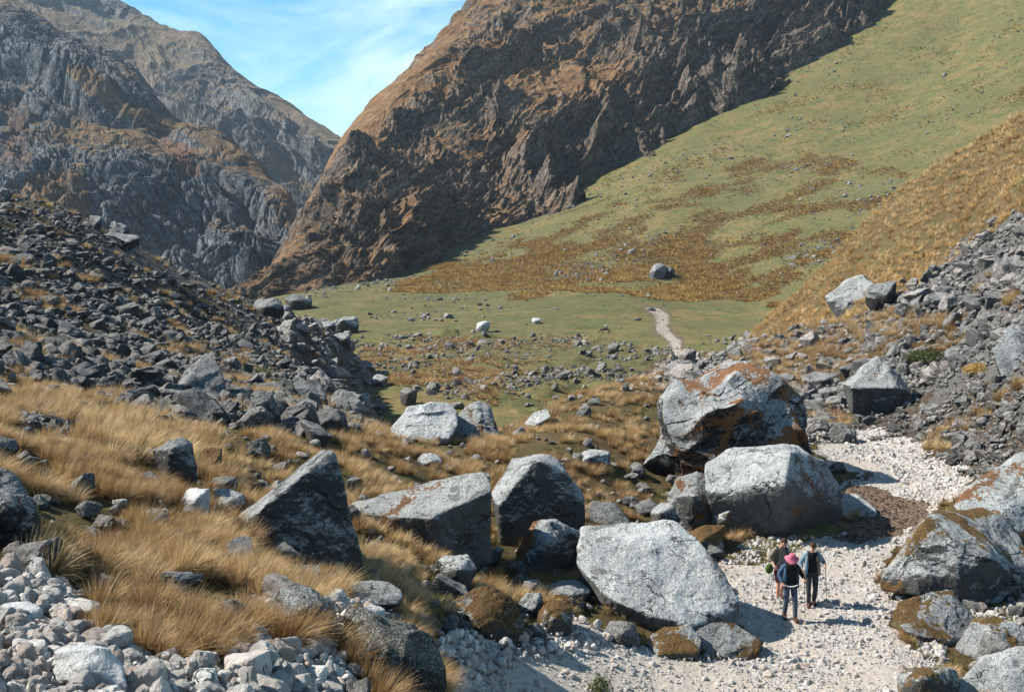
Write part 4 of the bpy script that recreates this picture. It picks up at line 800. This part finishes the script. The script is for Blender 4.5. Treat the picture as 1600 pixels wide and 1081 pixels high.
def person(label, foot, rz, pose, cl, scale=1.0):
    root = bpy.data.objects.new('person', None); C.objects.link(root); root.empty_display_size = .2; root.location = foot; root.rotation_euler = (0, 0, rz); root.scale = (scale,) * 3; tag(root, label, 'person')
    hd = pose.get('head', (0, -.06)); hx, hy = hd
    V = [(0, .0, .96), (0, .0, 1.12), (0, .02, 1.30), (0, .01, 1.42), (0, -.01, 1.50), (hx * .4, -.02 + hy * .4, 1.555), (hx, hy - .01, 1.63), (hx, hy, 1.71)]
    Rr = [(.155, .105), (.135, .095), (.16, .11), (.13, .09), (.058, .058), (.062, .07), (.078, .098), (.066, .082)]; E = [(i, i + 1) for i in range(7)]
    def ch(start, pts, rr):
        p_ = start
        for a_, b_ in zip(pts, rr): V.append(a_); Rr.append(b_); E.append((p_, len(V) - 1)); p_ = len(V) - 1
        return p_
    for sgn, key in ((-1, 'L'), (1, 'R')):
        el, wr = pose['el' + key], pose['wr' + key]; sh = (sgn * .19, .01, 1.415); m1 = tuple((np.array(sh) + el) / 2); m2 = tuple((np.array(el) * .4 + np.array(wr) * .6))
        e_ = ch(3, [sh, m1, el, m2, wr], [.06, .052, .043, .036, .027])
        w_ = np.array(wr); palm = w_ + np.array([0, -.055, -.02]); pe = ch(e_, [tuple(palm)], [(.032, .022)])
        for q in range(4):
            b0 = palm + np.array([(q - 1.5) * .02 , -.025, .0]); L = (.034, .040, .037, .028)[q]
            ch(pe, [tuple(b0), tuple(b0 + np.array([0, -L * .6, -L * .7])), tuple(b0 + np.array([0, L * .3, -L * 1.5]))], [.0095, .009, .008])
        ch(pe, [tuple(palm + np.array([-sgn * .038, .0, .004])), tuple(palm + np.array([-sgn * .045, -.035, -.012]))], [.011, .009])
        kn, an = pose['kn' + key], pose['an' + key]; hp = (sgn * .09, 0, .90)
        m3 = tuple((np.array(hp) + kn) / 2); m4 = tuple(np.array(kn) * .6 + np.array(an) * .4)
        ch(0, [hp, m3, kn, m4, an, (an[0] + sgn * .01, an[1] - .05, an[2] - .035), (an[0] + sgn * .025, an[1] - .16, an[2] - .05)], [.09, .078, .058, .056, .04, .04, .03])
    V.append((hx, hy - .115, 1.635)); Rr.append(.014); E.append((6, len(V) - 1))          # nose
    skinned('body', V, E, Rr, SKIN, root)
    for s_ in (-1, 1): blobm('ear', (hx + s_ * .083, hy + .01, 1.64), (.012, .02, .032), SKIN, root, 2); blobm('eye', (hx + s_ * .032, hy - .088, 1.66), (.013, .01, .009), GLASS, root, 2)
    blobm('mouth', (hx, hy - .088, 1.588), (.024, .01, .007), LIP, root, 2)
    if cl.get('hair'): blobm('hair', (hx, hy + .016, 1.69), (.092, .104, .085), cl['hair'], root, 3, -.02)
    if cl.get('glasses'):
        for s_ in (-1, 1): blobm('lens', (hx + s_ * .034, hy - .102, 1.655), (.030, .012, .021), GLASS, root, 2)
    if cl.get('hat'):
        n_ = 40; hv, hf = [], []
        prof = [(.0, .115), (.055, .112), (.085, .085), (.096, .02), (.10, .0), (.14, -.022), (.185, -.050), (.183, -.058), (.10, -.012), (.09, -.01)]
        for j, (rr, zz) in enumerate(prof):
            for i in range(n_):
                a_ = 2 * math.pi * i / n_; wv_ = 1 + .05 * math.sin(3 * a_) * (rr > .12); hv.append((rr * math.cos(a_) * wv_, rr * math.sin(a_) * wv_, zz + .018 * math.cos(2 * a_ + .5) * (rr > .12)))
        for j in range(len(prof) - 1):
            for i in range(n_): hf.append((j * n_ + i, (j + 1) * n_ + i, (j + 1) * n_ + (i + 1) % n_, j * n_ + (i + 1) % n_))
        hv = np.array(hv); a_ = R(22); c_, s2_ = math.cos(a_), math.sin(a_); hv = np.c_[hv[:, 0], hv[:, 1] * c_ - hv[:, 2] * -s2_ * -1, hv[:, 1] * s2_ + hv[:, 2] * c_]
        link('sun_hat', mesh_np('sun_hat', hv + np.array([hx, hy, 1.70]), hf, cl['hat'], True), root)
    # clothes: shells round the same skeleton
    def shell(name, vs, es, rs, mat): skinned(name, vs, es, rs, mat, root)
    tv = [(0, 0, .90), (0, 0, .90), (0, 0, 1.02), (0, .0, 1.15), (0, .02, 1.32), (0, .015, 1.43), (0, .0, 1.50), (0, 0, 1.525)]; tr_ = [0, (.185, .135), (.175, .130), (.168, .125), (.195, .145), (.185, .115), (.085, .08), (.07, .07)]
    shell('shirt', tv[1:], [(i, i + 1) for i in range(6)], tr_[1:], cl['shirt']); shell('trouser_waist', [(0, 0, 1.0), (0, 0, .93), (0, 0, .84)], [(0, 1), (1, 2)], [(.172, .125), (.175, .128), (.15, .115)], cl['trousers'])
    for s_, key in ((-1, 'L'), (1, 'R')):
        sh = np.array((s_ * .165, .012, 1.425)); s0 = (s_ * .06, .01, 1.46); el = np.array(pose['el' + key]); wr = np.array(pose['wr' + key]); wr = el + (wr - el) * cl.get('sleeve', .9)
        shell('sleeve', [s0, tuple(sh), tuple((sh + el) / 2), tuple(el), tuple((el + wr) / 2), tuple(wr)], [(0, 1), (1, 2), (2, 3), (3, 4), (4, 5)], [.075, .088, .076, .064, .056, .048], cl['sleeve_mat' + key] if 'sleeve_mat' + key in cl else cl['jacket'])
        if cl.get('open'):      # open jacket front: a hanging panel on each side
            shell('jacket_panel', [(s_ * .13, -.045, 1.42), (s_ * .155, -.085, 1.25), (s_ * .165, -.085, 1.05), (s_ * .18, -.06, .86)], [(0, 1), (1, 2), (2, 3)], [(.05, .06), (.055, .05), (.05, .05), (.045, .06)], cl.get('panel' + key, cl['jacket']))
        kn, an = np.array(pose['kn' + key]), np.array(pose['an' + key]); hp = np.array((s_ * .088, 0, .93)); end = an + np.array([0, 0, .02]) if not cl.get('shorts') else kn + np.array([0, 0, .02])
        if cl.get('shorts'): shell('trouser_leg', [tuple(hp), tuple((hp + kn) / 2), tuple(end)], [(0, 1), (1, 2)], [.105, .098, .088], cl['trousers'])
        else: shell('trouser_leg', [tuple(hp), tuple((hp + kn) / 2), tuple(kn), tuple((kn + an) / 2), tuple(end)], [(0, 1), (1, 2), (2, 3), (3, 4)], [.102, .09, .07, .066, .062], cl['trousers'])
        shell('boot', [(an[0], an[1] + .02, an[2] + .06), (an[0], an[1] + .015, an[2] - .02), (an[0] + s_ * .01, an[1] - .07, an[2] - .04), (an[0] + s_ * .025, an[1] - .18, an[2] - .045)], [(0, 1), (1, 2), (2, 3)], [.060, .066, .060, .048], cl['boots'])
    if cl.get('pack'): blobm('backpack', (0, .17, 1.22), (.17, .11, .27), cl['pack'], root, 3)
    for s_ in (-1, 1) if cl.get('pack') else ():
        skinned('shoulder_strap', [(s_ * .11, .10, 1.46), (s_ * .12, .0, 1.525), (s_ * .125, -.10, 1.44), (s_ * .13, -.135, 1.30), (s_ * .15, -.08, 1.12)], [(0, 1), (1, 2), (2, 3), (3, 4)], [(.022, .010)] * 5, cl['pack'], root)
    if cl.get('belt'):
        n_ = 9; vs = [(-.20 + .40 * i / (n_ - 1), -.17 - .02 * math.sin(math.pi * i / (n_ - 1)), 1.0 - .055 * math.sin(math.pi * (i / (n_ - 1)) ** .8)) for i in range(n_)]
        skinned('pale_sling', vs, [(i, i + 1) for i in range(n_ - 1)], [.016] * n_, cl['belt'], root)
    return root
def foot_at(u, v):
    Y0 = hit(u, v); x, y, z = P(u, v, Y0); return float(x), float(y), float(H(np.array([float(x)]), np.array([float(y)]))[0])
def pole(label, root, hand, tip_dx, tip_dy):
    bpy.context.view_layer.update(); h_ = root.matrix_world @ Vector(hand); tx, ty = h_.x + tip_dx, h_.y + tip_dy; tz = float(H(np.array([tx]), np.array([ty]))[0]) + .01
    o = bpy.data.objects.new('trekking_pole', None); C.objects.link(o); o.location = (tx, ty, tz); tag(o, label, 'trekking pole')
    d = (h_ + Vector((0, -.06, .04))) - Vector((tx, ty, tz)); top = d + d.normalized() * .06
    skinned('shaft', [(0, 0, 0), tuple(d * .5), tuple(d * .93)], [(0, 1), (1, 2)], [.006, .009, .010], METAL, o, sub=1)
    skinned('grip', [tuple(d * .93), tuple(d), tuple(top)], [(0, 1), (1, 2)], [.015, .017, .018], BLACK, o, sub=1); skinned('basket', [tuple(d * .05), tuple(d * .058)], [(0, 1)], [.028, .028], BLACK, o, sub=1)
A_ = np.array
p1 = person('walker in a pink sun hat, head bowed, black shirt under a navy jacket, grey jeans', foot_at(1233, 968), R(4),
    dict(head=(.0, -.13), elL=A_((-.30, .04, 1.20)), wrL=A_((-.22, -.13, 1.02)), elR=A_((.31, .03, 1.20)), wrR=A_((.31, -.17, 1.14)), knL=A_((-.10, -.03, .50)), anL=A_((-.10, .10, .10)), knR=A_((.11, -.12, .50)), anR=A_((.11, -.16, .09))),
    dict(hat=PINK, shirt=BLACK, jacket=NAVY, sleeve_matR=BLACK, trousers=JEANS, boots=BOOT, open=True, panelL=NAVY, panelR=DGREY, belt=WHITE, hair=HAIRM, pack=BLACK, sleeve=.92), 1.0)
p2 = person('walker with dark sunglasses in an open blue-grey shirt over black, holding a pole high', foot_at(1267, 947), R(-3),
    dict(head=(.01, -.03), elL=A_((-.30, .05, 1.18)), wrL=A_((-.27, -.12, 1.00)), elR=A_((.32, .04, 1.20)), wrR=A_((.30, -.16, 1.20)), knL=A_((-.09, -.08, .50)), anL=A_((-.07, -.06, .09)), knR=A_((.10, -.05, .50)), anR=A_((.09, .10, .10))),
    dict(hair=HAIRM, glasses=True, shirt=BLACK, jacket=BLUEG, trousers=DGREY, boots=BOOT, open=True, panelR=TAN, pack=DGREY, sleeve=.7), 1.0)
p3 = person('walker at the back in a tan top and reddish shorts, looking down', foot_at(1218, 938), R(12),
    dict(head=(.04, -.12), elL=A_((-.30, .04, 1.18)), wrL=A_((-.24, -.14, 1.06)), elR=A_((.30, .04, 1.18)), wrR=A_((.24, -.16, 1.10)), knL=A_((-.09, -.10, .50)), anL=A_((-.09, -.04, .09)), knR=A_((.10, .0, .50)), anR=A_((.10, .16, .12))),
    dict(hair=HAIRM, glasses=True, shirt=TAN, jacket=TAN, trousers=RED, shorts=True, boots=BOOT, pack=DGREY, sleeve=.6), 1.0)
gb = blobm('bag', (0, 0, 0), (.11, .08, .14), GREENB, None, 4); bpy.context.view_layer.update(); gb.location = p3.matrix_world @ Vector((-.34, -.05, .93)); tag(gb, 'round green bag hanging at the side of the rearmost walker', 'bag')
skinned('bag_strap', [(-.02, 0, .16), (.06, .02, .28), (.10, .0, .17)], [(0, 1), (1, 2)], [.01, .01, .01], BLACK, gb, sub=1)
pole('walking pole slanting down to the left from the pink-hatted walker', p1, (-.22, -.13, 1.02), -.25, .42)
pole('walking pole held upright between the pink-hatted walker and the one in sunglasses', p1, (.31, -.17, 1.14), .13, .30)
pole('walking pole on the far right, in the raised hand of the walker in open shirt', p2, (.30, -.16, 1.20), .17, .30)
pole('walking pole at the far left, held by the rearmost walker', p3, (-.24, -.14, 1.06), .0, .25)

def horse():
    x, y, z = foot_at(946, 522); root = bpy.data.objects.new('horse', None); C.objects.link(root); root.location = (x, y, z); root.rotation_euler = (0, 0, R(-8)); root.empty_display_size = .3; tag(root, 'dark brown horse grazing with its head down on the valley meadow', 'horse')
    HB = flat_mat('horse_coat', (.045, .022, .013), .6, .3, 6); HK = flat_mat('horse_mane', (.012, .010, .009), .8)
    V = [(0, 0, 1.08), (.45, 0, 1.12), (.72, 0, 1.10), (-.4, 0, 1.06), (-.66, 0, 1.10), (-.92, 0, 1.02), (-1.14, 0, .72), (-1.28, 0, .42), (-1.40, 0, .26), (-1.52, 0, .13)]
    Rr = [(.30, .27), (.29, .27), (.20, .22), (.28, .29), (.20, .25), (.11, .16), (.09, .13), (.09, .11), (.085, .09), (.055, .055)]; E = [(0, 1), (1, 2), (0, 3), (3, 4), (4, 5), (5, 6), (6, 7), (7, 8), (8, 9)]
    def ch(st, pts, rr):
        for a_, b_ in zip(pts, rr): V.append(a_); Rr.append(b_); E.append((st, len(V) - 1)); st = len(V) - 1
    for s_ in (-1, 1):
        k = .10 * s_; ch(2, [(.70, s_ * .15, .86), (.62, s_ * .15 , .70), (.80 + k, s_ * .15, .46), (.74 + k, s_ * .15, .14), (.70 + k, s_ * .15, .03)], [.15, .10, .055, .042, .055])
        ch(4, [(-.62, s_ * .14, .84), (-.60, s_ * .14, .66), (-.62 - k, s_ * .14, .40), (-.60 - k, s_ * .14, .14), (-.63 - k, s_ * .14, .03)], [.12, .085, .05, .04, .055]); ch(7, [(-1.24, s_ * .07, .50)], [.02])
    skinned('body', V, E, Rr, HB, root, sub=1)
    skinned('tail', [(.88, 0, 1.16), (1.0, 0, .95), (1.02, 0, .62), (.98, 0, .38)], [(0, 1), (1, 2), (2, 3)], [.05, .07, .07, .03], HK, root, sub=1); skinned('mane', [(-.62, 0, 1.34), (-.90, 0, 1.20), (-1.08, 0, .92), (-1.20, 0, .62)], [(0, 1), (1, 2), (2, 3)], [.04, .05, .05, .03], HK, root, sub=1)
    bpy.context.view_layer.update()
    pk = blobm('saddle_pack', (0, 0, 0), (.30, .36, .20), DGREY, None, 3); pk.location = root.matrix_world @ Vector((.02, 0, 1.50)); tag(pk, 'grey saddle load with a white bundle on the grazing horse\'s back', 'saddle load')
    blobm('white_bundle', (.02, 0, .30), (.20, .24, .16), WHITE, pk, 3); blobm('side_bag', (0, -.36, -.16), (.22, .10, .20), BLUEG, pk, 3)
horse()

# ------------------------------------------------------------------ low green plants
def shrub(label, u, v, rad, hgt, n, mat=GMG, name='shrub', leaf=.035, up=.4):
    r = np.random.default_rng(int(u + v)); x, y, z = foot_at(u, v); k = r.random(n) ** .4; d = r.normal(size=(n, 3)); d /= np.linalg.norm(d, axis=1)[:, None]; d[:, 2] = np.abs(d[:, 2])
    lump = 1 + .35 * gn3(d * 2.2 + u, 3); c = d * (k * lump)[:, None] * np.array([rad, rad, hgt]); a = r.normal(size=(n, 3)) + np.array([0, 0, up]); a /= np.linalg.norm(a, axis=1)[:, None]; b = np.cross(a, r.normal(size=(n, 3))); b /= np.linalg.norm(b, axis=1)[:, None] + 1e-9
    s = leaf * r.uniform(.6, 1.3, n)[:, None]; V = np.stack([c - b * s * .35, c + a * s - b * s * .1, c + a * s * 1.6, c + b * s * .35], 1).reshape(-1, 3); me = mesh_np(name, V, np.arange(4 * n).reshape(-1, 4), mat, False)
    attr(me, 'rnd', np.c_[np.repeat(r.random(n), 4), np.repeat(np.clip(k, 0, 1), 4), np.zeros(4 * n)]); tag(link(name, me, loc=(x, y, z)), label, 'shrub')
shrub('bright green bush at the foot of the large smooth-topped boulder by the trail', 1206, 832, .5, .55, 2600)
shrub('small dark green bush left of the bright one, in the boulder\'s shade', 1160, 836, .3, .3, 1000)
shrub('long low dark green bush among the rocks of the right scree', 1455, 562, 1.5, .6, 3500, leaf=.07)
shrub('olive bush on the right scree above the large edge boulder\'s left', 1530, 582, .8, .5, 2000, leaf=.06, mat=GMS)
shrub('dark green undergrowth below the tall foreground grass, near the bottom left', 272, 985, .42, .28, 2600, leaf=.028)
shrub('small dark green undergrowth clump left of the cobble pile', 215, 975, .3, .2, 1500, leaf=.028)
shrub('thin dark sprig plant at the bottom edge of the trail', 938, 1082, .28, .42, 700, leaf=.04, up=1.5)
shrub('low green plant among talus blocks near the domed boulder', 405, 588, .9, .5, 1500, leaf=.07)
shrub('low green plant in the golden grass right of the speckled blocky boulder', 340, 700, .45, .5, 1400)
shrub('green moss cushion on the trail verge beside the low white and mossy rock', 1090, 1020, .55, .12, 1800, leaf=.02)

# ------------------------------------------------------------------ each look-alike next to a landmark is told apart by that landmark
REFS = [('tall dark pyramid', 'the dark pyramid-shaped boulder'), ('long slab', 'the long tilted slab boulder'), ('big rounded boulder with a black', 'the big black-faced boulder'), ('huge pale flat', 'the huge pale boulder beside the trail'),
 ('upright boulder streaked', 'the rust-streaked upright boulder'), ('dark boulder with a brown mossy', 'the dark mossy-flanked boulder'), ('flat pale rock', 'the flat pale rock behind the cobble pile'), ('rounded dark foreground', 'the rounded dark foreground boulder'),
 ('largest domed', 'the largest domed boulder'), ('large boulder with a smooth', 'the large smooth-topped boulder'), ('big angular boulder with an orange', 'the orange-mossed angular boulder'), ('broad pale boulder with rust', 'the rust-stained boulder at the right edge'),
 ('low pale rock with brown moss', 'the brown-layered rock right of the trail'), ('pale faceted', 'the pale faceted boulder above the scree'), ('pale pointed', 'the pale pointed boulder on the scree'), ('low flat-topped', 'the flat-topped rock on the scree'), ('large grey boulder cut', 'the large grey boulder at the right edge'),
 ('broad pale boulder on the near', 'the broad pale crest boulder'), ('rust-topped', 'the rust-topped crest boulder'), ('speckled blocky', 'the speckled blocky boulder in the grass'), ('small white rock with an orange', 'the orange-spotted white rock'), ('rounded grey rock between', 'the rock beside the pyramid boulder'),
 ('tall triangular', 'the tall triangular talus boulder'), ('leaning slab', 'the leaning slab at the talus foot'), ('dark domed boulder at the end', 'the dark domed boulder at the talus end'), ('dark outcrop', 'the dark outcrop on the left skyline'), ('pale block', 'the pale block on the left skyline'),
 ('large black boulder', 'the large black boulder at the left edge'), ('largest white', 'the largest white rock at the bottom left'), ('rounded grey boulder just', 'the rounded grey boulder at the bottom left'), ('upright pointed', 'the upright pointed rock at the left'), ('broad pinkish', 'the broad pinkish bottom cobble'),
 ('egg-shaped pinkish', 'the egg-shaped pinkish cobble'), ('bright white cobble', 'the bright white cobble on the pile'), ('long mossy overhanging', 'the mossy bank rock'), ('low pale rock in dry', 'the low pale rock in centre grass')]
def upx(o):
    return proj(o.location.x, o.location.y, o.location.z)
pool = {}
for o in C.objects:
    if o.get('group') and o.type == 'MESH': pool.setdefault(o['group'], []).append((o, *upx(o)))
KN = {'dry grass tussocks on the near slope': 'dry grass tussock', 'loose rocks on the left talus slope': 'dark grey talus rock', 'loose rocks on the right scree slope': 'grey scree rock', 'pale cobbles in the bottom left rubble': 'pale cobble', 'light grey blocks at the talus toe': 'light grey block', 'loose rocks between the big boulders': 'loose grey rock', 'single rocks among the near tussocks': 'grey rock'}
named = set()
for b_ in [o for o in C.objects if o.name.startswith('boulder') and 'label' in o]:
    ref = next((r_ for p_, r_ in REFS if b_['label'].startswith(p_)), None)
    if not ref: continue
    ev = [proj(*(b_.location + Vector(c_))) for c_ in b_.bound_box]; us = [e_[0] for e_ in ev]; vs = [e_[1] for e_ in ev]; u0, u1, v0, v1 = min(us), max(us), min(vs), max(vs); cu, cv_ = (u0 + u1) / 2, (v0 + v1) / 2
    for g_, lst in pool.items():
        if g_ not in KN: continue
        for word, tu, tv, f_ in (('just left of', u0, cv_, lambda u, v: u < u0 and v0 < v < v1 + 10), ('just right of', u1, cv_, lambda u, v: u > u1 and v0 < v < v1 + 10), ('just in front of', cu, v1, lambda u, v: v > v1 - 8 and u0 < u < u1), ('just above', cu, v0, lambda u, v: v < v0 and u0 < u < u1)):
            c_ = [(math.hypot(u - tu, v - tv), o) for o, u, v in lst if o.name not in named and f_(u, v)]
            if not c_: continue
            d_, o = min(c_, key=lambda t_: t_[0])
            if d_ < 60 + .25 * (u1 - u0): o['label'] = '%s %s %s' % (KN[g_], word, ref); named.add(o.name)
